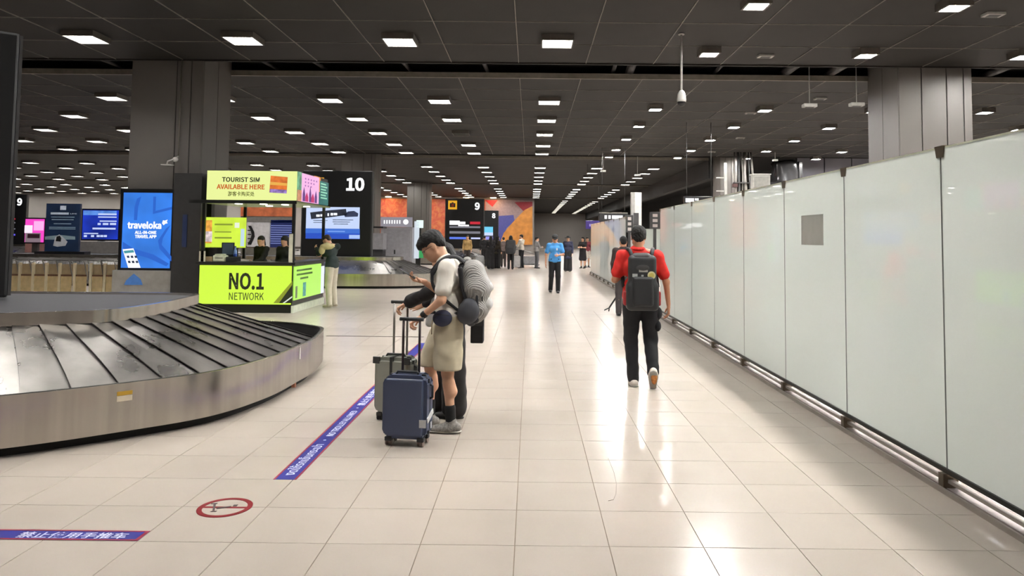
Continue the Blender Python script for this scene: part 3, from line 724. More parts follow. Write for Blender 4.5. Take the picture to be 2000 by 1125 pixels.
# luggage carts in a row
m_bei = M('cart_beige', (236, 222, 188), .55, var=.06); m_bei2 = M('cart_tan', (212, 188, 138), .6); m_chr = M('cart_chrome', (150, 148, 145), .3, .9); m_brn = M('cart_brown', (104, 70, 48), .6)
def cart():
    c = empty('luggage_cart', (0, 0, 0))
    box('side_board', (-.185, 0, .12), (-.115, .05, .93), m_bei, c, .006)
    box('front_board', (-.145, .03, .12), (.185, .05, .62), m_bei2, c, .006)
    box('upper_board', (-.145, .06, .66), (.185, .075, .9), M('cart_upper', (172, 152, 118), .6), c)
    box('board_brown_rail', (-.145, .02, .62), (.185, .07, .66), m_brn, c)  # brown rail between the front and upper boards
    obj('handle_bar', tube([(-.18, -.05, .93), (-.18, -.1, 1.0), (.18, -.1, 1.0), (.18, -.05, .93), (.18, .1, .5)], .014, seg=8), m_chr, c)
    bm = bmesh.new()
    for k in range(5): tube([(-.15+.08*k, .1, .62), (-.15+.08*k, .12, .98)], .007, bm, 6)
    tube([(-.18, .12, .98), (.18, .12, .98)], .01, bm, 6); obj('basket', bm, m_chr, c)
    box('platform', (-.18, .06, .12), (.18, .85, .16), m_chr, c)
    for x, y in ((-.16, .1), (.16, .1), (0, .8)):
        bm = tube([(x-.015, y, .06), (x+.015, y, .06)], .06, seg=12); obj('wheel', bm, m_kick, c)
    return c
def clone(root, loc, rz=None, label=None):
    def cp(o, par):
        c = o.copy(); COL.objects.link(c); c.parent = par
        for ch in o.children: cp(ch, c)
        return c
    r = cp(root, None); r.location = loc
    if rz is not None: r.rotation_euler = (0, 0, rz)
    if label: r['label'] = label
    return r
c0 = cart(); tag(c0, None, 'cart', 'luggage carts in a row')
CL = ['%s beige luggage cart from the left in the row behind the near carousel' % w_ for w_ in ORD[:8]]
for k in range(8):
    Yc = 17.0; xpx = (22, 48, 74, 100, 126, 155, 187, 214)[k]; p = on_y(xpx, 530, Yc)
    r = c0 if k == 0 else clone(c0, (0, 0, 0)); r.location = (p.x, Yc, 0); r.scale = (.82, 1, 1.0); r['label'] = CL[k]
# upright navy advert, pink and blue displays
YN = 24.7
pn, qn = on_y(86, 498, YN), on_y(157, 398, YN)
na = empty('advert_board', ((pn.x+qn.x)/2, YN, .905), 0, 'navy train advertising board standing on the carousel deck', 'sign'); ax_ = na.location.x
box('base', (-.85, -.1, 0), (.85, .25, .1), m_bk, na)
box('board', (pn.x-ax_, 0, .1), (qn.x-ax_, .1, qn.z-.905), E('navy_print', (24, 46, 76), .4, .35, 1.1), na, .01)
zt_ = on_y(120, 417, YN).z-.905; text('advert_text', 'LINE', .15, M('advert_white', (190, 200, 215), .5), na, (.36, -.004, zt_), width=.22, weight=.002)
box('advert_headline', (-.42, -.003, zt_-.035), (.2, 0, zt_+.035), M('advert_white', (190, 200, 215), .5), na)
for k, (y_, w_) in enumerate(((424, .8), (429, .75), (437, .6), (444, .9), (447, .9))): z_ = on_y(120, y_, YN).z-.905; box('advert_line', (-w_/2, -.003, z_-.015), (w_/2, 0, z_+.015), M('advert_pale', (120, 140, 160), .5), na)
def nz(x, y): p = on_y(x, y, YN); return (p.x-ax_, p.z-.905)
bm = poly_plate([nz(88, 462), nz(118, 459), nz(147, 462), nz(147, 468), nz(88, 468)], 0, .003); o = obj('skyline', bm, M('advert_sky', (130, 150, 160), .5), na); o.rotation_euler = (math.pi/2, 0, 0); o.location.y = -.002
bm = poly_plate([nz(104, 480), nz(108, 463), nz(116, 458), nz(122, 462), nz(132, 472), nz(128, 480), nz(112, 482)], 0, .004); o = obj('train_picture', bm, M('advert_train', (190, 190, 195), .4), na); o.rotation_euler = (math.pi/2, 0, 0); o.location.y = -.004
bm = poly_plate([nz(109, 471), nz(111, 462), nz(117, 460), nz(120, 465), nz(119, 472)], 0, .004); o = obj('train_window', bm, m_bk, na); o.rotation_euler = (math.pi/2, 0, 0); o.location.y = -.007
bm = bmesh.new(); box('advert_logo', (-.1, -.004, qn.z-1.12), (.1, 0, qn.z-.98), M('advert_white', (190, 200, 215), .5), na)
def display(name, label, x0, x1, y0, y1, Y, frame=True):
    p, q = on_y(x0, y1, Y), on_y(x1, y0, Y); d = empty(name, ((p.x+q.x)/2, Y, 0), 0, label, 'screen'); 
    box('case', (p.x-d.location.x-.06, .01, p.z-.06), (q.x-d.location.x+.06, .2, q.z+.06), m_bk, d, .01)
    box('post', (-.12, .05, 0), (.12, .18, p.z), m_frame, d)
    def part(nm, a0, a1, b0, b1, mat, dd=0.):
        s, t = on_y(a0, b1, Y), on_y(a1, b0, Y); return box(nm, (s.x-d.location.x, -.006-dd, s.z), (t.x-d.location.x, .01-dd, t.z), mat, d)
    return d, part
d, part = display('video_display', 'bright pink and white advertising display left of the navy board', 48, 87, 428, 473, 31)
part('picture', 48, 87, 428, 473, E('pink_hot', (235, 70, 190), 1.1)); part('picture_white', 48, 64, 440, 455, E('disp_white', (250, 225, 245), 1.1), .008)
part('picture_rose', 66, 86, 432, 450, E('disp_rose', (250, 170, 225), 1.1), .008); part('picture_grey', 49, 80, 455, 473, E('disp_dim', (150, 130, 140), .7), .008); part('picture_dark', 54, 78, 457, 465, M('disp_ink', (60, 30, 45), .5), .014)
d, part = display('video_display', 'wide deep blue video display right of the navy board', 160, 232, 411, 467, 29)
part('picture', 160, 232, 411, 467, E('disp_blue', (22, 48, 165), 1.0, .5, .9)); part('picture_sky', 163, 228, 412, 420, E('disp_sky', (90, 140, 225), .9, .4, 2), .006)
for a in ((192, 228, 417, 420), (192, 228, 423, 425), (195, 228, 431, 433), (164, 192, 455, 457), (181, 226, 445, 448)): part('caption_line', *a, E('disp_pale', (190, 205, 245), 1), .008)
for x in (164, 178, 189, 196, 203): part('caption_icon', x, x+6, 459, 463, E('disp_pale', (190, 205, 245), 1), .008)
for xa_, xb_ in ((191, 197), (201, 212), (215, 227)): part('caption_word', xa_, xb_, 435.5, 439.5, E('disp_pale', (190, 205, 245), 1), .008)
tag(box('counter_block', (-17.3, 27.6, 0), (-15.2, 28.4, 1.32), M('counter_grey', (98, 94, 92), .6)), 'plain dark grey counter below the blue video display', 'counter')
tag(box('glass_display', (-23, 33, 0), (-18.5, 34, 1.15), M('bright_counter', (150, 110, 105), .3)), 'low reddish shop counter behind the navy board', 'counter')
# ================================================================== SIM KIOSK
KX0, KX1, KY0, KY1 = -6.95, -4.97, 15.25, 17.55
ki = empty('sim_kiosk', ((KX0+KX1)/2, (KY0+KY1)/2, 0), 0, 'lime green lit sim card kiosk with NO.1 NETWORK counter', 'kiosk'); kc = ki.location.copy()
m_kb = M('kiosk_black', (20, 21, 20), .35, var=.1)
m_lime = E('lime_panel', (202, 240, 66), 1.05); m_pale = E('pale_lime_panel', (226, 236, 150), 1.05); m_lime2 = E('lime_panel_side', (176, 236, 92), 1.0)
m_ik = M('kiosk_ink', (34, 42, 18), .5); m_or = E('orange_ink', (222, 96, 28), .75); m_olive = M('olive_ink', (98, 104, 40), .5)
def kb(name, lo, hi, mat, bev=0.): return box(name, tuple(Vector(lo)-Vector((kc.x, kc.y, 0))), tuple(Vector(hi)-Vector((kc.x, kc.y, 0))), mat, ki, bev)
kb('plinth', (KX0+.03, KY0+.03, 0), (KX1-.03, KY0+.55, .17), M('plinth_green_black', (16, 20, 12), .4)); kb('side_plinth', (KX1-.33, KY0+.55, 0), (KX1-.03, KY1-.03, .17), MATS['plinth_green_black'])
kb('side_skirting', (KX1-.03, KY0+.02, 0), (KX1+.02, KY1, .15), M('plinth_white', (210, 216, 196), .4))
kb('counter_body', (KX0+.01, KY0+.01, .17), (KX1-.01, KY0+.58, 1.0), m_kb); kb('side_counter', (KX1-.35, KY0+.58, .17), (KX1-.01, KY1-.02, 1.0), m_kb)
kb('front_panel', (KX0+.02, KY0-.012, .18), (KX1-.03, KY0+.01, .985), m_lime)
kb('side_panel', (KX1-.01, KY0+.06, .26), (KX1+.012, KY1-.3, .97), m_lime2)
kb('side_panel_white', (KX1-.01, KY1-.3, .26), (KX1+.012, KY1-.03, .9), E('side_white', (225, 232, 245), 1.0))
kb('rear_counter', (KX0+.1, KY1-.35, 0), (KX1-.5, KY1, 1.0), m_kb); kb('rear_panel', (-6.72, KY1, .2), (-5.45, KY1+.012, .98), m_lime); kb('worktop', (KX0-.05, KY0-.05, 1.0), (KX1+.05, KY0+.62, 1.06), m_kb, .008); kb('side_worktop', (KX1-.37, KY0+.62, 1.0), (KX1+.05, KY1, 1.06), m_kb, .008)
for x in (KX0+.02, KX1-.06):
    for y in (KY0+.02, KY1-.08): kb('post', (x, y, 1.06), (x+.06, y+.06, 2.36), m_kb)
kb('back_post', (-7.2, KY0+.66, 0), (-7.02, KY0+.82, 2.95), m_kb)
HX0, HX1, HY0, HY1, HZ0, HZ1 = -6.75, -4.86, 15.02, 17.35, 2.33, 2.97
kb('header_box', (HX0, HY0+.02, HZ0), (HX1-.02, HY1, HZ1), m_kb)
kb('header_panel', (HX0+.01, HY0, HZ0+.02), (HX1-.01, HY0+.02, HZ1-.01), m_pale)
kb('canopy_ceiling', (-7.05, HY0, HZ0-.03), (HX1, HY1+.2, HZ0), E('canopy_glow', (170, 180, 110), .32))
kb('header_fascia', (-7.1, HY0-.01, HZ0-.05), (HX1, HY0+.01, HZ0+.02), m_kb)
for x, y in ((-6.3, 15.6), (-5.8, 15.7), (-5.4, 15.9), (-6.0, 16.6), (-5.2, 16.8)): kb('canopy_lamp', (x-.06, y-.06, HZ0-.04), (x+.06, y+.06, HZ0-.03), E('canopy_lamp', (255, 255, 230), 8))
def kt(name, body, px, py, w_, hpx, mat, Y, weight=.004, size=.2): 
    p = on_y(px, py, Y); text(name, body, size, mat, ki, (p.x-kc.x, Y-kc.y-.002, p.z), weight=weight, width=w_*Y/F_PX, height=hpx*Y/F_PX)
kt('headline', 'TOURIST SIM', 471, 350, 74, 9.5, m_ik, HY0, .0022); kt('headline', 'AVAILABLE HERE', 470.5, 364, 94, 9.5, m_or, HY0, .0022); kt('headline', '游客卡购买处', 471, 378, 52, 9.5, m_olive, HY0, .001)
kt('big_words', 'NO.1', 481, 546.5, 68, 33, m_ik, KY0-.012, .0024); kt('big_words', 'NETWORK', 480.5, 577.5, 68, 14.5, M('grey_green_ink', (72, 84, 40), .5), KY0-.012, .0006)
def kpoly(name, pts, mat, Y, d=.002):
    bm = poly_plate([(on_y(x, y, Y).x-kc.x, on_y(x, y, Y).z) for x, y in pts], 0, .003); bmesh.ops.recalc_face_normals(bm, faces=bm.faces[:])
    o = obj(name, bm, mat, ki); o.rotation_euler = (math.pi/2, 0, 0); o.location = (0, Y-kc.y-d, 0)
kpoly('sim_pack', [(529, 343), (562, 346), (560, 378), (526, 376)], E('pack_orange', (226, 120, 50), .9, .25, 6), HY0)
kpoly('sim_pack_band', [(528.5, 355), (561, 358), (560.6, 363), (528, 361)], E('pack_yellow', (240, 180, 80), .9), HY0, .006)
kpoly('sim_pack_foot', [(527.5, 369), (560.2, 371), (560, 378), (526.5, 376)], E('pack_lilac', (150, 120, 190), .9, .4, 10), HY0, .006)
kpoly('dark_corner', [(571, 556), (571, 592), (545, 592)], m_ik, KY0-.012); kpoly('dark_corner_stripe', [(571, 578), (571, 581), (556, 592), (552, 592)], E('stripe_white', (225, 235, 220), .9), KY0-.012, .007)
kpoly('olive_corner', [(571, 549), (571, 556), (545, 592), (534, 592)], E('olive_stripe', (150, 165, 40), .8), KY0-.012, .004)
# right flank of the header: posters
def side(name, y0, y1, z0, z1, mat, d=0.): kb(name, (HX1-.02, y0, z0), (HX1+.004+d, y1, z1), mat)
side('poster_strip', HY0+.02, HY0+.28, HZ0+.02, HZ1-.01, E('poster_green', (110, 170, 130), .8, .4, 6)); side('poster_strip_low', HY0+.02, HY0+.3, HZ0+.02, HZ0+.25, E('poster_peach', (215, 150, 110), .8, .3, 8), .004)
side('poster_orange', HY0+1.2, HY0+1.66, HZ0+.3, HZ1+.0, E('poster_orange', (235, 150, 70), .9, .2, 5)); side('poster_pink', HY0+.28, HY0+1.52, HZ0+.02, HZ1-.02, E('poster_pink', (240, 180, 225), 1.0), .006)
side('poster_teal', HY0+1.6, HY1-.02, HZ0+.02, HZ1-.08, E('poster_teal', (48, 120, 116), .8, .15, 3), .002)
for k in range(6): side('poster_teal_line', HY0+1.68, HY1-.15-.1*(k % 2), HZ0+.16+.065*k, HZ0+.19+.065*k, E('poster_mint', (150, 225, 190), .9), .008)
for k, (yy, hh, ww) in enumerate(((.42, .3, .16), (.62, .2, .2), (.86, .34, .14), (1.05, .2, .22), (1.28, .27, .16))):
    bm = bmesh.new(); y = HY0+yy-kc.y; x = HX1-kc.x+.012
    vs = [bm.verts.new(v) for v in ((x, y-ww/2, HZ0+.03), (x, y+ww/2, HZ0+.03), (x, y+ww/2, HZ0+.03+hh*.5), (x, y, HZ0+.03+hh), (x, y-ww/2, HZ0+.03+hh*.5))]
    bm.faces.new(vs); ret = bmesh.ops.extrude_face_region(bm, geom=bm.faces[:]); bmesh.ops.translate(bm, verts=[v for v in ret['geom'] if isinstance(v, bmesh.types.BMVert)], vec=(.004, 0, 0)); bmesh.ops.recalc_face_normals(bm, faces=bm.faces[:])
    obj('poster_tower', bm, E('tower_violet', (110, 60, 140), .8) if k % 2 == 0 else E('tower_magenta', (200, 40, 110), .9), ki)
for r_ in range(3):
    for c_ in range(5-r_): side('poster_mark', HY0+.48+.2*c_, HY0+.55+.2*c_, HZ1-.14-.075*r_, HZ1-.105-.075*r_, E('mark_violet', (170, 110, 180), .9), .01)
# counter flank print
for k, (y0, y1, z) in enumerate(((.2, 1.25, .86), (.2, 1.3, .77), (.45, 1.0, .68))): kb('flank_line', (KX1+.01, KY0+y0, z), (KX1+.016, KY0+y1, z+.04), M('flank_ink', (70, 110, 40), .5))
kb('flank_bottle', (KX1+.01, KY0+.65, .3), (KX1+.017, KY0+.85, .6), E('flank_teal', (70, 160, 150), .8, .3, 9)); kb('flank_figure', (KX1+.01, KY0+.15, .3), (KX1+.017, KY0+.26, .55), M('flank_grey', (110, 120, 100), .5))
# things on and inside the kiosk
YI = 15.80
sl = empty('lit_menu_board', (on_y(437, 480, YI).x, YI, 1.06), 0, 'lime and orange lit price board inside the kiosk', 'sign'); lx = sl.location.x
def lb(name, x0, x1, y0, y1, mat, d=0.):
    p, q = on_y(x0, y1, YI), on_y(x1, y0, YI); return box(name, (p.x-lx, -.01-d, p.z-1.06), (q.x-lx, .02-d, q.z-1.06), mat, sl)
lb('light_panel', 392, 481, 425, 483, E('lime_menu', (206, 236, 70), 1.0, .12, 2)); box('foot', (-.3, -.01, 0), (.3, .05, .3), m_kb, sl)
lb('sim_card_picture', 397, 415, 430, 475, E('menu_orange', (236, 160, 70), .95, .35, 9), .012); lb('sim_card_foot', 397, 415, 452, 472, E('menu_white', (225, 205, 205), .9, .3, 14), .018)
for a in ((420, 455, 437, 440), (420, 452, 452, 454), (420, 453, 463, 466)): lb('menu_line', *a, E('menu_line', (150, 170, 60), .8), .012)
lb('menu_cloud', 459, 468, 435, 445, E('menu_cloud', (230, 238, 215), 1), .012); lb('menu_figure', 470, 478, 447, 481, E('menu_figure', (190, 215, 225), 1), .012)
p = on_y(443, 486, 15.6)
mo = empty('monitor', (p.x, 15.66, 1.06), .25, 'small dark computer monitor on the kiosk counter', 'monitor')
box('screen', (-.13, 0, .12), (.13, .025, .40), M('monitor_dark', (40, 46, 50), .2), mo, .008); box('display_glass', (-.11, -.004, .15), (.11, 0, .38), M('monitor_glass', (70, 84, 96), .1), mo); box('neck', (-.03, .02, 0), (.03, .05, .15), m_kb, mo); box('base', (-.1, -.04, 0), (.1, .06, .012), m_kb, mo)
p = on_y(432, 500, 15.45); pr_ = empty('receipt_printer', (p.x, 15.42, 1.06), 0, 'cream box shaped printer on the kiosk counter', 'printer'); box('case', (-.13, -.08, 0), (.13, .1, .13), M('printer_cream', (205, 208, 180), .5), pr_, .02); box('lid', (-.1, -.06, .13), (.1, .06, .16), M('printer_lid', (170, 176, 150), .5), pr_, .01); box('slot', (-.08, -.083, .07), (.08, -.078, .08), m_kb, pr_)
tag(box('card_box', (on_y(405, 500, 15.4).x-.12, 15.35, 1.06), (on_y(416, 500, 15.4).x, 15.5, 1.16), M('cardboard', (150, 130, 96), .7), None, .006), 'small brown carton on the kiosk counter', 'box')
dr_ = empty('cash_drawer', (on_y(459, 503, 15.5).x, 15.42, 1.06), 0, 'black cash drawer on the kiosk counter', 'drawer'); box('body', (-.12, -.1, 0), (.12, .1, .1), m_kb, dr_, .006); box('front', (-.11, -.106, .01), (.11, -.1, .09), M('drawer_front', (34, 36, 34), .3), dr_)
bt = empty('water_bottle', (on_y(460, 500, 15.7).x, 15.68, 1.06), 0, 'clear bottle with blue label beside the lit price board', 'bottle'); obj('bottle', tube([(0, 0, 0), (0, 0, .02), (0, 0, .2), (0, 0, .26), (0, 0, .3)], [.034, .037, .037, .02, .016], seg=14), M('bottle_blue', (120, 150, 200), .15), bt); obj('cap', tube([(0, 0, .3), (0, 0, .325)], .018, seg=12), M('bottle_cap', (70, 80, 120), .4), bt); obj('label', tube([(0, 0, .08), (0, 0, .16)], .0385, seg=14), M('bottle_label', (40, 80, 170), .5), bt)
pa = box('notice_card', (on_y(390, 500, 15.3).x, 15.27, 1.06), (on_y(402, 500, 15.3).x, 15.28, 1.28), M('card_white', (190, 188, 165), .6)); tag(pa, 'plain pale card leaning at the left end of the kiosk counter', 'card')
tag(box('notice_card', (KX1-.09, KY0-.045, 1.06), (KX1-.01, KY0-.035, 1.66), M('card_long', (200, 198, 176), .6)), 'tall narrow pale notice taped on the kiosk corner post', 'card')
# money exchange stand behind the kiosk
YE = 33.0
ex = empty('exchange_stand', (on_y(528, 480, YE).x, YE, 0), 0, 'exchange stand with white emblem wall and navy rate board behind the kiosk', 'kiosk'); exx = ex.location.x
def eb(name, x0, x1, y0, y1, mat, d=0.):
    p, q = on_y(x0, y1, YE), on_y(x1, y0, YE); return box(name, (p.x-exx, -.02-d, p.z), (q.x-exx, .06-d, q.z), mat, ex)
eb('counter', 470, 575, 485, 500, M('ex_counter', (90, 88, 80), .5)); eb('base', 470, 575, 500, 533, m_kb)
eb('white_wall', 483, 528, 434, 482, M('ex_white', (206, 204, 206), .6)); eb('rate_board', 528, 573, 430, 483, E('ex_navy', (26, 36, 86), .8)); eb('fascia', 470, 575, 405, 423, mural_material() if 0 else M('ex_orange', (200, 110, 70), .5, var=.35, scale=2.5)); eb('beam', 470, 575, 423, 434, M('ex_grey', (110, 108, 104), .6))
for k in range(9): eb('rate_line', 528.5, 572, 440+4.3*k, 441.6+4.3*k, E('rate_pale', (120, 130, 190), .8), .004)
bm = poly_plate([(on_y(x, y, YE).x-exx, on_y(x, y, YE).z) for x, y in ((485, 441), (491, 441), (497, 453), (498, 462), (491, 478), (484, 478), (490, 466), (492, 458), (490, 450))], 0, .01); o = obj('emblem', bm, m_kb, ex); o.rotation_euler = (math.pi/2, 0, 0); o.location = (0, -.025, 0)
for k in range(4): eb('emblem_bar', 484, 491, 449+8*k, 451+8*k, m_kb, .006)
# grey shuttered booth and lit green totem
YB = 30.0
bo = empty('grey_booth', (on_y(774, 500, YB).x, YB, 0), 0, 'grey shuttered booth with a pale sign strip behind carousel ten', 'booth'); bx_ = bo.location.x
def bb(name, x0, x1, y0, y1, mat, d=0., dep=.05):
    p, q = on_y(x0, y1, YB), on_y(x1, y0, YB); return box(name, (p.x-bx_, -.02-d, max(0, p.z)), (q.x-bx_, dep-d, q.z), mat, bo)
m_bg = M('booth_grey', (150, 148, 152), .5, var=.04)
bb('body', 742, 806, 444, 545, m_bg, 0, 1.4); bb('sign_strip', 743.5, 805.5, 424.5, 443, E('booth_sign', (182, 178, 188), .55), .03)
for k in range(7): bb('sign_letter', 750+5*k, 752.5+5*k, 430, 437, E('sign_white', (250, 250, 252), 1.15), .04)
pq = on_y(793, 433.5, YB); obj('sign_disc', tube([(pq.x-bx_, -.06, pq.z), (pq.x-bx_, -.045, pq.z)], .11, seg=20), m_white, bo)
bb('door', 748, 802, 448, 540, M('booth_door', (140, 138, 143), .5), .01); bb('door_handle', 769.5, 772.5, 488, 496, m_kb, .03)
to = empty('lit_totem', (on_y(815, 500, YB).x, YB+.2, 0), 0, 'narrow white and green lit totem beside the grey booth', 'sign'); tx_ = to.location.x
for nm, a in (('white_panel', (807, 818, 432, 505, E('totem_white', (215, 225, 235), .9))), ('green_panel', (817, 826, 470, 504, E('totem_green', (60, 160, 90), .9))), ('mint_panel', (812, 825, 430, 445, E('totem_mint', (225, 250, 240), 1.1)))):
    p, q = on_y(a[0], a[3], YB), on_y(a[1], a[2], YB); box(nm, (p.x-tx_, -.05, p.z), (q.x-tx_, .1, q.z), a[4], to)
box('post', (-.1, 0, 0), (.1, .1, 2.2), m_kb, to)
cb = empty('counter_desk', (on_y(733, 480, 29).x, 29, 0), 0, 'grey service desk between board ten and the grey booth', 'counter')
box('desk', (-.35, 0, 0), (.3, .6, 1.1), M('desk_dark', (34, 34, 36), .5), cb); box('desk_top', (-.4, -.05, 1.1), (.32, .65, 1.75), M('desk_grey', (128, 126, 130), .5), cb); box('canopy', (-.4, -.1, 1.95), (.32, .65, 2.02), m_kb, cb)
# ================================================================== FLOOR MARKINGS
m_sb = M('stripe_blue', (42, 44, 124), .5, var=.06, spec=.2); m_sr = M('stripe_red', (140, 36, 56), .5, var=.08, spec=.2); m_sw = M('floor_print_white', (206, 208, 230), .4)
def stripe(label, x0, x1, y0, y1, long_y):
    s = empty('floor_stripe', ((x0+x1)/2, (y0+y1)/2, 0), 0, label, 'floor marking', 'blue floor stripes'); a, b = (x1-x0)/2, (y1-y0)/2
    box('blue_band', (-a, -b, 0), (a, b, .0015), m_sb, s); e_ = .014
    if long_y: box('red_edge', (-a, -b, .0015), (-a+e_, b, .0022), m_sr, s); box('red_edge', (a-e_, -b, .0015), (a, b, .0022), m_sr, s)
    else:
        box('red_edge', (-a, -b, .0015), (a, -b+e_, .0022), m_sr, s); box('red_edge', (-a, b-e_, .0015), (a, b, .0022), m_sr, s); box('red_edge', (a-.02, -b+e_, .0015), (a, b-e_, .0022), m_sr, s)
    return s
s1 = stripe('long blue floor stripe with red edges and trolley warning, beside the suitcases', -1.70, -1.545, 4.925, 11.2, True)
def stext(body, ya, yb, size, hh): 
    text('stripe_words', body, size, m_sw, s1, (0.0, (ya+yb)/2-(4.925+11.2)/2, .0016), (0, 0, math.pi/2), weight=.0004, width=yb-ya, thick=.0006, height=hh)
y_ = lambda x, y: on_z(x, y).y
stext('งดใช้รถเข็นกระเป๋า', y_(562, 928), y_(632, 868), .085, .085); stext('NO TROLLEY ALLOWED', y_(640, 852), y_(694, 803), .075, .058); stext('禁止使用手推车', y_(703, 792), y_(738, 760), .085, .08)
for u, v in ((636, 860), (698, 797)):
    yy = y_(u, v)-(4.925+11.2)/2; obj('stripe_dot', tube([(0, yy, .0016), (0, yy, .0024)], .012, seg=10), m_sw, s1)
s2 = stripe('blue floor stripe with Chinese trolley warning in the lower left corner', -5.0, -2.068, 3.935, 4.062, False)
xa_, xb_ = on_z(36, 1046).x, on_z(250, 1046).x; text('stripe_words', '禁止使用手推车', .082, m_sw, s2, ((xa_+xb_)/2+(5.0+2.068)/2, 0, .0016), (0, 0, 0), weight=.0003, width=xb_-xa_, thick=.0006, height=.078)
# round no-trolley sign
ns = empty('no_trolley_sign', (-1.808, 4.418, 0), 0, 'round red no-trolley sign stuck on the floor tiles', 'floor marking')
bm = bmesh.new(); R0, R1, n = .157, .127, 48
a = [bm.verts.new((R0*math.cos(t), R0*math.sin(t), .0025)) for t in (2*math.pi*i/n for i in range(n))]; b = [bm.verts.new((R1*math.cos(t), R1*math.sin(t), .0025)) for t in (2*math.pi*i/n for i in range(n))]
for i in range(n): bm.faces.new((a[i], a[(i+1) % n], b[(i+1) % n], b[i]))
ret = bmesh.ops.extrude_face_region(bm, geom=bm.faces[:]); bmesh.ops.translate(bm, verts=[v for v in ret['geom'] if isinstance(v, bmesh.types.BMVert)], vec=(0, 0, -.002)); bmesh.ops.recalc_face_normals(bm, faces=bm.faces[:])
obj('red_ring', bm, M('sign_red', (116, 24, 30), .6, spec=.15), ns)
obj('backing', tube([(0, 0, 0), (0, 0, .001)], .155, seg=40), m_stone, ns)
box('red_bar', (-.135, -.012, .001), (.135, .012, .002), MATS['sign_red'], ns)
m_pk = M('pictogram', (46, 16, 24), .5)
def pic(name, pts): bm = poly_plate(pts, .001, .0032); bmesh.ops.recalc_face_normals(bm, faces=bm.faces[:]); obj(name, bm, m_pk, ns)
pic('trolley_deck', [(-.04, -.028), (.03, .0), (.028, .02), (-.045, -.008)]); pic('trolley_wheel', [(-.055, -.075), (-.025, -.072), (-.022, -.058), (-.05, -.06)]); pic('trolley_wheel', [(.04, .018), (.062, .02), (.06, .045), (.036, .042)])
pic('trolley_handle', [(-.09, .05), (-.075, .05), (-.04, -.05), (-.052, -.052)]); pic('trolley_grip', [(-.105, .05), (-.07, .056), (-.072, .066), (-.108, .06)])
# thin scuff lines on the floor
tag(obj('floor_hair', tube([tuple(on_z(x, y, .001)) for x, y in ((1188, 895), (1199, 922), (1204, 945), (1203, 965), (1198, 976), (1188, 978))], .0012, seg=5), M('hair_dark', (90, 76, 66), .6)), 'thin dark curved strand lying on the floor tiles', 'strand')
# ================================================================== OVERHEAD DEVICES AND SIGNS ON THE RIGHT
m_dev = M('device_white', (190, 188, 182), .4)
p = on_y(1331, 197, 13.6)
dc = empty('dome_camera', (p.x, 13.6, CZ), 0, 'white dome camera hanging on a long pole over the aisle', 'camera'); zt = p.z-CZ
obj('pole', tube([(0, 0, 0), (0, 0, zt+.16)], .022, seg=10), m_dev, dc); obj('housing', tube([(0, 0, zt+.2), (0, 0, zt+.14), (0, 0, zt+.02), (0, 0, zt-.02)], [.03, .075, .09, .085], seg=18), m_dev, dc)
skin('dome', dict(prims=[egg((0, 0, zt-.03), (.075, .075, .085))], vox=.012, k=.001), M('dome_dark', (26, 26, 28), .08), dc); obj('ceiling_plate', tube([(0, 0, 0), (0, 0, -.02)], .06, seg=14), m_dev, dc)
def pendant(label, x, ytop, ybot, Y, w_=.16):
    p = on_y(x, ybot, Y); d = empty('hanging_sensor', (p.x, Y, CZ), 0, label, 'sensor', 'hanging sensors'); z = p.z-CZ
    obj('rod', tube([(0, 0, .36), (0, 0, z+.05)], .012, seg=8), m_dev, d); box('box', (-w_, -.09, z-.02), (w_, .09, z+.06), m_dev, d, .015)
    box('lens_plate', (-w_*.6, -.06, z-.028), (w_*.6, .06, z-.02), m_frame, d)
pendant('hanging white sensor left of the right column, lower one', 1581, 155, 208, 17.1); pendant('hanging white sensor nearest the right column', 1673, 130, 206, 17.0)
pendant('small hanging sensor over the far glass run', 1178, 303, 335, 33.0, .12); pendant('small hanging sensor above the red shirt man', 1245, 300, 343, 34.5, .14); pendant('thin hanging sensor near the service wall', 1514, 270, 314, 32.0, .1)
for k, (x, y) in enumerate(((1495, 110), (1940, 29), (1602, 193), (1466, 221), (1446, 270), (1390, 297))):
    p = on_z(x, y, CZ-.03); o = empty('smoke_detector', (p.x, p.y, CZ), 0, 'flat white detector on the ceiling, %s from the top' % ORD[k], 'detector', 'ceiling detectors')
    box('body', (-.16, -.1, -.05), (.16, .1, 0), m_dev, o, .01); box('grille', (-.1, -.06, -.056), (.1, .06, -.05), m_frame, o)
# wall camera on the left column
wc = empty('wall_camera', (-7.86, 15.98, 3.25), 0, 'small camera on a bracket low on the thick left column', 'camera')
obj('conduit', tube([(.04, -.02, .1), (.04, -.02, 2.25)], .012, seg=8), m_rail, wc); obj('bracket', tube([(.04, -.02, .1), (.04, -.14, .04), (-.1, -.2, -.03), (-.1, -.22, -.1)], .018, seg=8), m_dev, wc)
skin('camera_ball', dict(prims=[egg((.03, -.12, .02), (.06, .06, .06))], vox=.015, k=.001), m_dev, wc); box('camera_plate', (-.2, -.3, -.12), (.02, -.14, -.1), m_dev, wc)
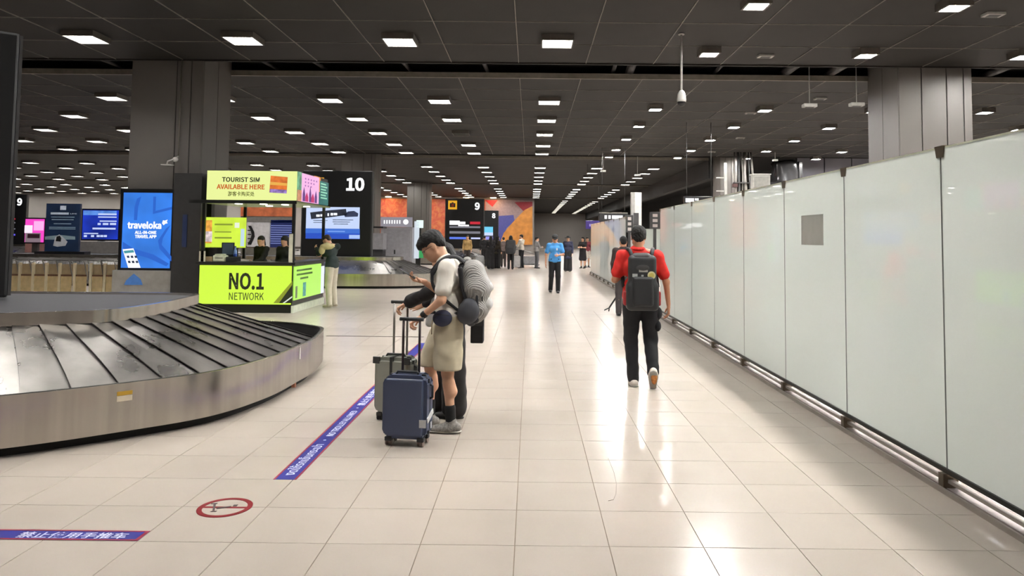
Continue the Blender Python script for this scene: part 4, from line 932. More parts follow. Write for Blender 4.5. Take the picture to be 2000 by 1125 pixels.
# signs
def hang_sign(name, label, x0, x1, y0, y1, Y, mat, cat='sign', rods=True):
    p, q = on_y(x0, y1, Y), on_y(x1, y0, Y); c = (p.x+q.x)/2; s = empty(name, (c, Y, p.z), 0, label, cat); hw = (q.x-p.x)/2; h = q.z-p.z
    box('case', (-hw, 0, 0), (hw, .12, h), mat, s, .01)
    if rods:
        for sx in (-1, 1): obj('rod', tube([(sx*hw*.8, .06, h), (sx*hw*.8, .06, CZ+.3-p.z)], .009, seg=6), m_frame, s)
    else: box('post', (-.04, .03, -p.z), (.04, .09, 0), m_frame, s)
    return s, hw, h
s, hw, h = hang_sign('direction_sign', 'black hanging direction sign with white arrow near the far glass run', 1170, 1226, 417, 432, 31, m_bk)
for a, b in ((-.62, -.45), (-.35, -.18), (-.1, .65)): box('symbol', (a*hw, -.006, h*.3), (b*hw, 0, h*.75), m_white, s)
box('trim_light', (-hw, -.01, h), (hw, .1, h+.04), m_rail, s)
s, hw, h = hang_sign('direction_sign', 'black hanging sign with a white strip just above the glass wall', 1336, 1396, 384, 398, 24, m_bk)
box('symbol', (-hw*.9, -.006, h*.2), (-hw*.35, 0, h*.75), m_white, s); box('symbol', (-hw*.3, -.006, h*.45), (-hw*.05, 0, h*.75), m_white, s)
s, hw, h = hang_sign('direction_sign', 'purple hanging sign beside the far glass run', 1144, 1172, 431, 447, 38, E('sign_purple', (64, 40, 130), .8)); box('symbol', (-hw*.5, -.006, h*.3), (hw*.6, 0, h*.6), E('sign_lilac', (170, 150, 230), .9), s)
for lab, x0, x1, y0, y1, Y in (('dark upright sign with three pale symbols left of the red shirt head', 1222, 1237, 420, 454, 24), ('dark upright sign with three pale symbols right of the red shirt head', 1269, 1290, 414, 447, 20)):
    s, hw, h = hang_sign('symbol_sign', lab, x0, x1, y0, y1, Y, m_frame, 'sign', False)
    for k in range(3): box('symbol', (-hw*.45, -.006, h*(.1+.3*k)), (hw*.45, 0, h*(.28+.3*k)), M('symbol_pale', (190, 180, 175), .5), s)
wp = empty('white_pillar', (on_y(1242, 400, 26).x, 26, 0), 0, 'white square pillar directly above the red shirt head', 'pillar'); zt = on_y(1242, 376, 26).z
box('front_face', (-.05, -.1, 0), (.19, .1, zt), M('pillar_white', (196, 192, 186), .5), wp, .01); box('shade_face', (-.19, -.1, 0), (-.05, .1, zt), M('pillar_white_shaded', (150, 147, 142), .5), wp, .01)  # pillar shading put into the colour: left part is a darker white
box('box_unit', (-.1, -.16, 2.1), (.08, -.1, 2.55), m_frame, wp)
# equipment beyond the glass
be = empty('black_equipment', (on_y(1525, 340, 34.3).x, 34.6, 0), 0, 'bulky black wrapped equipment beyond the glass wall', 'equipment')
skin('wrapped_body', dict(prims=[rbox((-.3, .3, 2.2), (.5, .4, 2.1), .15), rbox((.4, .3, 2.7), (.45, .4, 2.65), .1)], vox=.12, k=.15, folds=(.03, 6)), M('wrap_black', (36, 35, 36), .25), be)
box('edge_bar', (.95, -.1, 0), (1.1, .1, 5.4), m_bk, be); box('glint_panel', (.35, -.2, 3.3), (.75, -.12, 3.6), M('foil', (220, 220, 220), .15, .9), be); box('stand', (-.8, 0, 0), (.8, .6, .3), m_bk, be)
ec = empty('control_cabinet', (on_y(1485, 360, 30).x, 30, 0), 0, 'pale control cabinet top showing above the glass wall', 'cabinet')
box('body', (-.35, -.2, 0), (.35, .2, on_y(1485, 342, 30).z), M('cabinet_grey', (150, 148, 140), .5), ec, .02); box('door', (-.28, -.215, .2), (.28, -.2, on_y(1485, 346, 30).z), M('cabinet_door', (128, 126, 120), .5), ec); box('top', (-.38, -.23, on_y(1485, 342, 30).z), (.38, .23, on_y(1485, 340, 30).z), m_dev, ec)
pt = empty('pipe_rack', (on_y(1455, 360, 32).x, 32, 0), 0, 'upright rack of service pipes and cables beyond the glass', 'pipes')
for k, (x, r) in enumerate(((-.4, .04), (-.25, .06), (-.12, .03), (.05, .08), (.22, .03), (.32, .05))): obj('pipe', tube([(x, 0, 0), (x, 0, 3.6), (x+.05*(k % 3-1), .1, 4.6), (x, .2, CZ)], r, seg=8), M('pipe_%d' % (k % 3), ((120, 116, 110), (70, 70, 70), (120, 117, 110))[k % 3], .5, .3), pt)
box('rack_shelf', (-.5, -.1, on_y(1455, 358, 32).z), (.5, .1, on_y(1455, 356, 32).z), m_frame, pt); box('valve_box', (-.55, -.12, 3.95), (-.35, .1, 4.1), M('valve', (60, 30, 28), .5), pt)
wf = empty('white_frame', (on_y(1417, 350, 28).x, 28, 0), 0, 'white upright frame post beyond the glass wall', 'frame'); box('post', (-.05, -.05, 0), (.05, .05, on_y(1417, 318, 28).z), M('frame_white', (168, 166, 160), .4), wf); box('rail', (-.36, -.03, on_y(1400, 348, 28).z), (0, .03, on_y(1400, 346, 28).z), MATS['frame_white'], wf); box('low_rail', (-.36, -.03, on_y(1400, 374, 28).z), (0, .03, on_y(1400, 372, 28).z), MATS['frame_white'], wf)
# ================================================================== PEOPLE
m_skin = M('skin_light', (222, 172, 140), .5, var=.06, scale=12); m_skin2 = M('skin_tan', (196, 140, 108), .5, var=.06, scale=12)
m_hair = M('hair_black', (14, 12, 12), .7, var=.3, scale=60, bump=.3); m_sole = M('shoe_sole', (205, 200, 190), .6)
def V3(*a): return np.array(a, float)
def unit(v): v = np.array(v, float); return v/np.linalg.norm(v)
def hand_prims(w, d, n, side, curl=(.3, .4, .3), thumb=.6, s=1.0, spread=.0):
    """w wrist, d finger direction, n palm normal (where the palm looks), side: +1 thumb on +cross side"""
    d = unit(d); n = unit(np.array(n)-d*np.dot(n, d)); c = np.cross(d, n)*side
    pr = [cone(w-d*.02*s, w+d*.02*s, .026*s, .028*s, n, .72), cone(w+d*.03*s+c*.012*s, w+d*.085*s+c*.018*s, .024*s, .02*s, n, .6), cone(w+d*.03*s-c*.012*s, w+d*.08*s-c*.022*s, .024*s, .019*s, n, .6)]
    for k, (off, L_, r) in enumerate(((.033, .072, .0085), (.011, .082, .009), (-.011, .076, .0087), (-.032, .06, .0078))):
        b = w+(d*(.088-.006*abs(k-1.3))+c*off)*s; dirn = unit(d+c*spread*(1.2-k)); ang = 0
        for seg, fr in enumerate((.45, .32, .25)):
            ang += curl[seg]; dd = dirn*math.cos(ang)+n*math.sin(ang); e_ = b+dd*L_*fr*s
            pr.append(cone(b, e_, r*(1-.1*seg)*s, r*(.93-.1*seg)*s)); b = e_
    b = w+(d*.03+c*.03)*s; dd = unit(c*.8+d*.6+n*thumb); e_ = b+dd*.04*s; pr.append(cone(b, e_, .0125*s, .0105*s)); dd2 = unit(d*.9+c*.15+n*thumb); pr.append(cone(e_, e_+dd2*.035*s, .0105*s, .0085*s))
    return pr
def head_frame(pitch, yaw):
    """columns: right, forward, up of the head"""
    cp, sp, cy_, sy_ = math.cos(pitch), math.sin(pitch), math.cos(yaw), math.sin(yaw)
    f = V3(-sy_*cp, cy_*cp, sp); r = V3(cy_, sy_, 0); return np.stack([r, f, np.cross(r, f)], 1)
def head_prims(c, R, s=1.0):
    q = lambda x, y, z: c+R@(V3(x, y, z)*s)
    g = lambda x, y, z, a, b, d: egg(q(x, y, z), V3(a, b, d)*s, R)
    return [g(0, -.012, .03, .076, .094, .084), g(0, .03, -.03, .06, .062, .085), cone(q(-.02, .068, -.098), q(.02, .068, -.098), .02*s), cone(q(-.05, .0, -.07), q(-.02, .055, -.1), .022*s), cone(q(.05, .0, -.07), q(.02, .055, -.1), .022*s),
            cone(q(0, .088, .015), q(0, .106, -.03), .009*s, .012*s), cone(q(-.012, .1, -.036), q(.012, .1, -.036), .0085*s), cone(q(-.045, .078, .022), q(.045, .078, .022), .012*s),
            cone(q(-.02, .088, -.064), q(.02, .088, -.064), .009*s), cone(q(-.017, .086, -.074), q(.017, .086, -.074), .009*s), g(-.076, -.012, -.012, .009, .02, .032), g(.076, -.012, -.012, .009, .02, .032), g(-.04, .062, -.03, .022, .02, .02), g(.04, .062, -.03, .022, .02, .02)]
J0 = dict(pel=(0, 0, .95), waist=(0, .0, 1.08), chest=(0, .0, 1.30), neck=(0, -.015, 1.47), head=(0, .015, 1.605),
          shL=(-.175, -.01, 1.41), elL=(-.225, -.03, 1.13), wrL=(-.225, .05, .89), shR=(.175, -.01, 1.41), elR=(.225, -.03, 1.13), wrR=(.225, .05, .89),
          hipL=(-.085, 0, .92), knL=(-.095, .02, .50), anL=(-.10, -.02, .085), hipR=(.085, 0, .92), knR=(.095, .02, .50), anR=(.10, -.02, .085))
def person(label, loc, rz, pose=None, top=None, bottom=None, shoes=None, hair='short', hair_mat=None, skin_mat=None, scale=1., vox=.02, sleeve='short', legs='trousers', pitch=0., yaw=0., hands=None, toes=None, folds=True, face=False, girth=1., skirt=None, group='people in the hall', cap=None, coat=0.):
    j = {k: V3(*v) for k, v in {**J0, **(pose or {})}.items()}
    p = empty('person', loc, rz, label, 'person', group); p.scale = (scale,)*3
    sk = skin_mat or m_skin; hm = hair_mat or m_hair; g = girth
    R = head_frame(pitch, yaw); hc = j['head']; fine = vox <= .012
    lr = unit(j['shR']-j['shL']); hipv = unit(j['hipR']-j['hipL'])
    def arm(s, rs=1., up=0.): return [cone(j['sh'+s], j['el'+s], .047*rs+up, .038*rs+up), cone(j['el'+s], j['wr'+s], .037*rs+up, .024*rs+up)]
    def leg(s, rs=1., up=0.): return [cone(j['hip'+s], j['kn'+s], .08*rs+up, .053*rs+up), cone(j['kn'+s]+V3(0, -.012, -.08), j['kn'+s]*.62+j['an'+s]*.38+V3(0, -.02, 0), .05*rs, .052*rs), cone(j['kn'+s], j['an'+s], .047*rs+up, .034*rs+up)]
    # --- body: one continuous skin
    B1 = head_prims(hc, R) + [cone(j['neck']-V3(0, 0, .05), hc+R@V3(0, -.03, -.06), .058, .054), cone(j['chest']-lr*.08, j['chest']+lr*.08, .085*g), cone(j['waist']-lr*.06, j['waist']+lr*.06, .08*g), cone(j['pel']-hipv*.07, j['pel']+hipv*.07, .085*g), cone(j['chest'], j['neck'], .08, .055), cone(j['waist'], j['pel'], .09)]
    for s in 'LR': B1 += arm(s)+leg(s)
    for s in 'LR': B1.append(cone(j['neck'], j['sh'+s], .05, .05))
    parts = [dict(prims=B1, vox=vox, k=.022 if fine else .03)]
    hd = {'L': None, 'R': None}; hd.update(hands or {})
    for s, sg in (('L', -1), ('R', 1)):
        fd = unit(j['wr'+s]-j['el'+s]); h_ = hd[s] or {}
        d_ = unit(h_.get('d', fd)); n_ = h_.get('n', -lr*sg); side_ = h_.get('side', None)
        if side_ is None:
            want = h_.get('thumb_to', V3(0, 1, .2)); c_ = np.cross(d_, unit(np.array(n_)-d_*np.dot(n_, d_))); side_ = 1 if np.dot(c_, want) >= 0 else -1
        parts.append(dict(prims=hand_prims(j['wr'+s]+fd*.01, d_, n_, side_, h_.get('curl', (.3, .4, .3)), h_.get('thumb', .4)), vox=.0045 if fine else max(.007, vox*.55), k=.006))
    skin('body', parts, sk, p)
    if face:
        for sg in (-1, 1):
            skin('eye', dict(prims=[egg(hc+R@V3(.031*sg, .077, .002), (.013, .013, .009), R)], vox=.004, k=.001), M('eye_dark', (30, 24, 22), .2), p)
            skin('eyebrow', dict(prims=[cone(hc+R@V3(.018*sg, .091, .026), hc+R@V3(.05*sg, .078, .028), .005, .004)], vox=.003, k=.001), hm, p)
        skin('lips', dict(prims=[cone(hc+R@V3(-.018, .0935, -.068), hc+R@V3(.018, .0935, -.068), .005)], vox=.003, k=.001), M('lips', (170, 96, 86), .5), p)
    # --- hair
    hv = max(.006, vox*.7); Q = lambda x, y, z: hc+R@V3(x, y, z)
    G = lambda x, y, z, a, b, d: egg(Q(x, y, z), (a, b, d), R)
    if hair == 'short': hp = [G(0, -.022, .05, .083, .098, .083), G(0, -.07, -.005, .066, .045, .055), G(0, .05, .085, .058, .04, .03)]
    elif hair == 'crop': hp = [G(0, -.024, .045, .08, .094, .08), G(0, -.075, -.01, .066, .034, .06), G(-.07, -.02, .015, .012, .05, .05), G(.07, -.02, .015, .012, .05, .05)]
    elif hair == 'fringe': hp = [G(0, -.01, .065, .09, .108, .078), G(0, -.055, .02, .082, .064, .07), G(0, .065, .075, .07, .05, .034), G(0, .09, .05, .058, .03, .025), G(0, -.088, -.012, .06, .024, .045)]
    elif hair == 'long': hp = [G(0, -.02, .05, .088, .1, .085), cone(Q(0, -.075, .02), Q(0, -.1, -.3), .085, .07, R[:, 1], .6), cone(Q(-.075, -.02, .0), Q(-.085, .0, -.2), .03, .03), cone(Q(.075, -.02, .0), Q(.085, .0, -.2), .03, .03)]
    elif hair == 'tail': hp = [G(0, -.022, .045, .084, .1, .084), G(0, -.1, .03, .04, .04, .045), cone(Q(0, -.12, .02), Q(0, -.14, -.16), .035, .018)]
    if hair: skin('hair', dict(prims=hp, vox=hv, k=.02, folds=(.004, 160) if fine else None), hm, p)
    if cap:
        cp_ = skin('cap', dict(prims=[G(0, -.015, .07, .09, .105, .066), G(0, .02, .055, *( (.19, .2, .012) if cap == 'wide' else (.085, .15, .012)))], vox=hv, k=.01), M('cap_black', (22, 22, 24), .7), p)
    fo = (.005, 30) if (folds and fine) else None
    cv = max(vox, .009); up = .02
    # --- shirt
    if top is not None:
        T = [cone(j['chest']-lr*.085, j['chest']+lr*.085, .112*g, None, V3(0, 1, 0), .98), cone(j['waist']-lr*.065, j['waist']+lr*.065, .112*g), cone(j['pel']-lr*.075+V3(0, 0, .02-coat), j['pel']+lr*.075+V3(0, 0, .02-coat), .118*g), cone(j['chest'], j['waist'], .105*g), cone(j['waist'], j['pel'], .108*g), cone(j['neck']-V3(0, 0, .03)-lr*.03, j['neck']-V3(0, 0, .03)+lr*.03, .066), cone(j['chest'], j['neck'], .1, .07)]
        cuts = [((0, 0, -1), (0, 0, j['pel'][2]-.05-coat))]
        for s, sg in (('L', -1), ('R', 1)):
            T += [cone(j['neck']-V3(0, 0, .045), j['sh'+s], .06, .064)]
            if sleeve == 'short':
                e_ = j['sh'+s]*.32+j['el'+s]*.68; T += [cone(j['sh'+s], e_, .068, .07)]
            elif sleeve == 'long': T += arm(s, 1.15, .014)
        skin('shirt', dict(prims=T, vox=cv, k=.035, cuts=cuts, folds=fo), top, p)
    # --- trousers, shorts or skirt
    if bottom is not None:
        T = [cone(j['pel']-hipv*.075, j['pel']+hipv*.075, .104*g), cone(j['pel']-hipv*.07+V3(0, 0, .06), j['pel']+hipv*.07+V3(0, 0, .06), .1*g)]; cuts = []
        for s in 'LR':
            if legs == 'trousers': T += [cone(j['hip'+s], j['kn'+s], .099*g, .078), cone(j['kn'+s], j['an'+s]+V3(0, 0, -.01), .076, .066)]
            elif legs == 'shorts': T += [cone(j['hip'+s], j['kn'+s]+V3(0, 0, .03), .108*g, .108, V3(0, 1, 0), 1.12)]
            elif legs == 'wide': T += [cone(j['hip'+s], j['an'+s]+V3(0, 0, .02), .105*g, .115)]
        if legs == 'skirt': T += [cone(j['pel']-hipv*.08, j['pel']-hipv*.1+V3(0, 0, -(skirt or .35)), .105, .13), cone(j['pel']+hipv*.08, j['pel']+hipv*.1+V3(0, 0, -(skirt or .35)), .105, .13)]
        if legs == 'shorts': cuts = [((0, 0, -1), (0, 0, max(j['knL'][2], j['knR'][2])+.02))]
        skin('shorts' if legs == 'shorts' else ('skirt' if legs == 'skirt' else 'trousers'), dict(prims=T, vox=cv, k=.03, cuts=cuts, folds=fo), bottom, p)
    # --- shoes
    tv_ = toes or {}
    for s in 'LR':
        a = j['an'+s]; t = unit(tv_.get(s, (0, 1, 0))); u_ = unit(np.cross(np.cross(t, V3(0, 0, 1)), t)) if abs(t[2]) < .98 else V3(0, -1, 0)
        sm = shoes or M('shoe_black', (24, 23, 24), .5)
        h_ = a-u_*.05; F_ = [cone(h_-t*.045, h_+t*.03, .042, .043), cone(h_+t*.02-u_*.004, h_+t*.15-u_*.012, .045, .03, np.cross(t, u_), 1.25), cone(a+u_*.01, h_, .043, .045)]
        so = skin('shoe', dict(prims=F_, vox=min(vox, .012) if fine else .014, k=.02, cuts=[(-u_, h_-u_*.03)]), sm, p)
        skin('sole', dict(prims=[cone(h_-t*.048-u_*.03, h_+t*.03-u_*.03, .044, .046, u_, .3), cone(h_+t*.03-u_*.03, h_+t*.155-u_*.028, .048, .038, u_, .3)], vox=min(vox, .01) if fine else .014, k=.01), m_sole if shoes else M('sole_black', (20, 20, 20), .6), so)
    return p, j, R, hc
# ------------------------------------------------------------------ standing traveller with phone and suitcase
m_tee = M('tee_cream', (236, 228, 216), .85, var=.04, scale=20); m_khaki = M('shorts_khaki', (206, 194, 166), .85, var=.07, scale=14)
m_sneak = M('sneaker_grey', (128, 124, 118), .6, var=.4, scale=60)
MX, MY = -.690, 6.22
man_pose = dict(pel=(0, -.01, .95), waist=(0, .0, 1.08), chest=(0, .015, 1.27), neck=(0, .035, 1.425), head=(0, .145, 1.545),
    shL=(-.185, .0, 1.37), elL=(-.24, .035, 1.11), wrL=(-.20, .205, .965), shR=(.185, .0, 1.37), elR=(.235, .08, 1.12), wrR=(.13, .235, 1.235),
    hipL=(-.09, -.01, .92), knL=(-.1, -.01, .49), anL=(-.1, -.045, .095), hipR=(.09, .0, .92), knR=(.1, .16, .5), anR=(.1, .16, .095))
mp, mj, mR, mh = person('young man in cream t-shirt and khaki shorts holding a phone and suitcase handle', (MX, MY, 0), math.pi/2, man_pose, m_tee, m_khaki, m_sneak, 'fringe', None, m_skin, 1., .010, 'short', 'shorts', -.62, 0, face=True,
    hands={'L': dict(d=(.1, .85, -.5), n=(.0, -.5, -.85), curl=(.9, 1.0, .7), thumb=.5, thumb_to=V3(1, .3, 0)), 'R': dict(d=(-.3, .85, .2), n=(-.2, -.5, .85), curl=(.5, .75, .5), thumb=.7, thumb_to=V3(-1, 0, 0))})
# calf length black sock parts of the man
for s in 'LR':
    a = mj['an'+s]; kk = mj['kn'+s]; skin('sock', dict(prims=[cone(a-V3(0, 0, .03), a*.72+kk*.28, .042, .046)], vox=.008, k=.01), M('sock_black', (18, 18, 19), .9), mp)
skin('neckband', dict(prims=[cone(mj['neck']+V3(.05*math.cos(t), -.005+.055*math.sin(t), .025+.02*-math.sin(t)*0), mj['neck']+V3(.05*math.cos(t+.5), -.005+.055*math.sin(t+.5), .025), .012) for t in np.arange(0, 6.3, .5)], vox=.006, k=.006), m_tee, mp)
bm = bmesh.new()                                                                            # thin-rimmed glasses
for sg in (-1, 1):
    tube([tuple(mh+mR@V3(.033*sg+.022*math.cos(t), .097, .0+.018*math.sin(t))) for t in np.linspace(0, 2*math.pi, 15)], .0016, bm, 6, False)
    tube([tuple(mh+mR@V3(.055*sg, .095, .004)), tuple(mh+mR@V3(.08*sg, .06, .006)), tuple(mh+mR@V3(.083*sg, -.01, .0))], .0018, bm, 6)
tube([tuple(mh+mR@V3(-.011, .1, .004)), tuple(mh+mR@V3(.011, .1, .004))], .0016, bm, 6); obj('glasses', bm, M('glasses_dark', (50, 44, 42), .3, .6), mp)
skin('watch', dict(prims=[cone(mj['wrL']*.9+mj['elL']*.1+V3(0, -.004, .003), mj['wrL']*.82+mj['elL']*.18, .031)], vox=.006, k=.004), M('watch_black', (16, 16, 18), .4), mp)
obj('drawstring', tube([(-.02, .13, .93), (-.025, .142, .88), (-.02, .14, .80)], .004, seg=6), M('cord_tan', (170, 154, 124), .8), mp)
def mw(x, y, z): return Matrix.Translation((MX, MY, 0))@Matrix.Rotation(math.pi/2, 4, 'Z')@Vector((x, y, z))
# phone in the right hand
ph = empty('phone', tuple(mw(.085, .315, 1.30)), 0, 'dark smartphone held up by the young man', 'phone'); ph.matrix_world = Matrix(((0, -.85, .53, -1.055), (1, 0, 0, MY+.075), (0, .53, .85, 1.305), (0, 0, 0, 1)))
box('phone_body', (-.038, -.076, -.004), (.038, .076, .004), M('phone_black', (14, 14, 16), .2), ph, .003); box('phone_screen', (-.034, -.07, .004), (.034, .07, .0045), M('phone_glass', (60, 62, 70), .1), ph)
# backpack
def stripes(name, a, b, sc):
    m = bpy.data.materials.new(name); m.use_nodes = True; nt = m.node_tree; L = nt.links.new; bs = nt.nodes['Principled BSDF']
    tc = nt.nodes.new('ShaderNodeTexCoord'); mpn = nt.nodes.new('ShaderNodeMapping'); mpn.inputs['Rotation'].default_value = (.9, .3, .2); wv = nt.nodes.new('ShaderNodeTexWave'); wv.inputs['Scale'].default_value = sc; wv.inputs['Distortion'].default_value = 3; wv.inputs['Detail'].default_value = 3
    cr = nt.nodes.new('ShaderNodeValToRGB'); cr.color_ramp.elements[0].color = lin(a)+(1,); cr.color_ramp.elements[1].color = lin(b)+(1,); cr.color_ramp.elements[0].position = .25; cr.color_ramp.elements[1].position = .6
    L(tc.outputs['Object'], mpn.inputs[0]); L(mpn.outputs[0], wv.inputs['Vector']); L(wv.outputs[0], cr.inputs[0]); L(cr.outputs[0], bs.inputs['Base Color']); bs.inputs['Roughness'].default_value = .7
    bp = nt.nodes.new('ShaderNodeBump'); bp.inputs['Strength'].default_value = .4; bp.inputs['Distance'].default_value = .01; L(wv.outputs[0], bp.inputs['Height']); L(bp.outputs[0], bs.inputs['Normal'])
    return m
m_bag = stripes('bag_grey_ripple', (126, 124, 121), (172, 169, 164), 26); m_bagl = M('bag_light', (180, 177, 172), .7, var=.08, scale=10); m_strap = M('strap_black', (22, 22, 26), .75)
bk = empty('backpack', (MX, MY, 0), math.pi/2, 'bulging light grey rippled backpack with black straps on the young man', 'backpack')
skin('main_body', dict(prims=[cone((-.07, -.2, 1.34), (.07, -.2, 1.34), .095), cone((-.08, -.235, 1.2), (.08, -.235, 1.2), .125), cone((-.08, -.235, 1.03), (.08, -.235, 1.03), .11), cone((-.07, -.2, .97), (.07, -.2, .97), .07)], vox=.01, k=.06, folds=(.004, 40)), m_bag, bk)
skin('front_pocket', dict(prims=[cone((-.07, -.325, 1.2), (.07, -.325, 1.2), .05), cone((-.075, -.31, 1.06), (.075, -.31, 1.06), .06), cone((-.06, -.28, .97), (.06, -.28, .97), .04)], vox=.01, k=.05, folds=(.003, 50)), m_bagl, bk)
skin('side_pocket', dict(prims=[egg((-.19, -.19, 1.02), (.06, .085, .105)), egg((-.185, -.16, .99), (.05, .07, .08))], vox=.008, k=.03), M('pocket_dark', (56, 58, 64), .7), bk)
skin('top_pocket', dict(prims=[cone((-.04, -.15, 1.425), (.04, -.15, 1.425), .035)], vox=.008, k=.01), m_bag, bk)
skin('base_panel', dict(prims=[cone((-.1, -.2, .925), (.1, -.2, .925), .045), cone((-.13, -.1, .95), (-.15, -.24, .94), .03)], vox=.01, k=.02), m_strap, bk)
for sg in (-1, 1):
    pts = catmull([(sg*.1, -.13, 1.40), (sg*.105, -.06, 1.445), (sg*.12, .03, 1.425), (sg*.15, .11, 1.32), (sg*.17, .09, 1.2), (sg*.165, -.02, 1.09), (sg*.13, -.12, 1.0)], 5, False)
    bm = bmesh.new(); pr = None
    for q in range(len(pts)):
        t = (pts[min(q+1, len(pts)-1)]-pts[max(q-1, 0)]).normalized(); nrm = Vector((pts[q].x*.8, pts[q].y-.0, pts[q].z-1.22)).normalized(); sd = t.cross(nrm).normalized(); wd = .03 if q < 16 else .014
        ring = [bm.verts.new(pts[q]+sd*a*wd+nrm*(b+.012)) for a, b in ((-1, 0), (1, 0), (1, .012), (-1, .012))]
        if pr:
            for e_ in range(4): bm.faces.new((pr[e_], pr[(e_+1) % 4], ring[(e_+1) % 4], ring[e_])).smooth = True
        else: bm.faces.new(ring)
        pr = ring
    bm.faces.new(pr[::-1]); bmesh.ops.recalc_face_normals(bm, faces=bm.faces[:]); obj('shoulder_strap', bm, m_strap, bk)
skin('harness_panel', dict(prims=[cone((-.1, -.115, 1.38), (.1, -.115, 1.38), .03), cone((-.17, -.11, 1.36), (-.16, -.12, 1.22), .022, .016), cone((-.16, -.12, 1.22), (-.175, -.17, 1.06), .013), cone((-.165, -.24, 1.28), (-.2, -.26, 1.04), .012)], vox=.007, k=.012), m_strap, bk)
obj('carry_loop', tube([(-.03, -.12, 1.44), (-.02, -.13, 1.475), (.02, -.13, 1.475), (.03, -.12, 1.44)], .008, seg=8), m_strap, bk)
skin('zip_pull', dict(prims=[cone((-.165, -.29, 1.2), (-.17, -.295, 1.1), .006)], vox=.005, k=.002), m_strap, bk)
# waist bag
wb = empty('waist_bag', (MX, MY, 0), math.pi/2, 'navy waist pouch at the young man hip', 'bag')
skin('pouch', dict(prims=[egg((-.185, .03, .955), (.055, .082, .07))], vox=.008, k=.01), M('pouch_navy', (34, 38, 62), .7), wb)
skin('belt', dict(prims=[cone((-.16, .1, 1.0), (-.05, .155, .985), .013), cone((-.05, .155, .985), (.1, .15, .985), .013), cone((-.17, -.04, .99), (-.15, -.13, 1.0), .013)], vox=.007, k=.005), m_strap, wb)
obj('zip_line', tube([(-.236, -.03, .985), (-.242, .03, .99), (-.236, .09, .985)], .003, seg=6), m_strap, wb)
hb = empty('hanging_bag', tuple(mw(.1, -.24, .72)), 0, 'black flat bag hanging behind the young man', 'bag'); box('bag_body', (-.055, -.07, 0), (.055, .07, .28), m_strap, hb, .012); obj('bag_loop', tube([(-.04, 0, .28), (-.03, 0, .36), (.03, 0, .36), (.04, 0, .28)], .008, seg=6), m_strap, hb); box('bag_flap', (-.057, -.075, .15), (.057, -.068, .28), M('flap_black', (34, 34, 38), .5), hb)
# companion behind him, dark clothes
m_blk = M('cloth_black', (26, 23, 24), .85, var=.15, scale=20)
cp_, cj, cR, ch_ = person('companion in loose black clothes mostly hidden behind the young man', (-.70, 6.72, 0), math.pi/2, dict(head=(0, .11, 1.44), neck=(0, .03, 1.34), chest=(0, .01, 1.2), shL=(-.16, .0, 1.28), shR=(.16, .0, 1.28), elL=(-.19, .22, 1.12), wrL=(-.14, .40, 1.03), elR=(.2, .1, 1.05), wrR=(.16, .28, 1.0), anL=(-.1, -.03, .085), anR=(.1, .1, .085), knR=(.1, .08, .5)),
    m_blk, m_blk, None, 'long', None, m_skin, 1., .012, 'long', 'wide', -.4, 0, coat=.1, hands={'L': dict(d=(.05, .85, -.45), n=(0, -.45, -.85), curl=(.7, .9, .6), thumb=.4, thumb_to=V3(1, .2, 0))})
skin('cuff', dict(prims=[cone(cj['elL']*.75+cj['wrL']*.25, cj['elL']*.15+cj['wrL']*.85, .055, .062)], vox=.01, k=.01, folds=(.004, 60)), m_blk, cp_)
skin('white_underlayer', dict(prims=[cone((-.15, .14, 1.04), (-.12, .2, .86), .05, .045)], vox=.012, k=.01, folds=(.004, 50)), M('cloth_white', (222, 222, 224), .8), cp_)
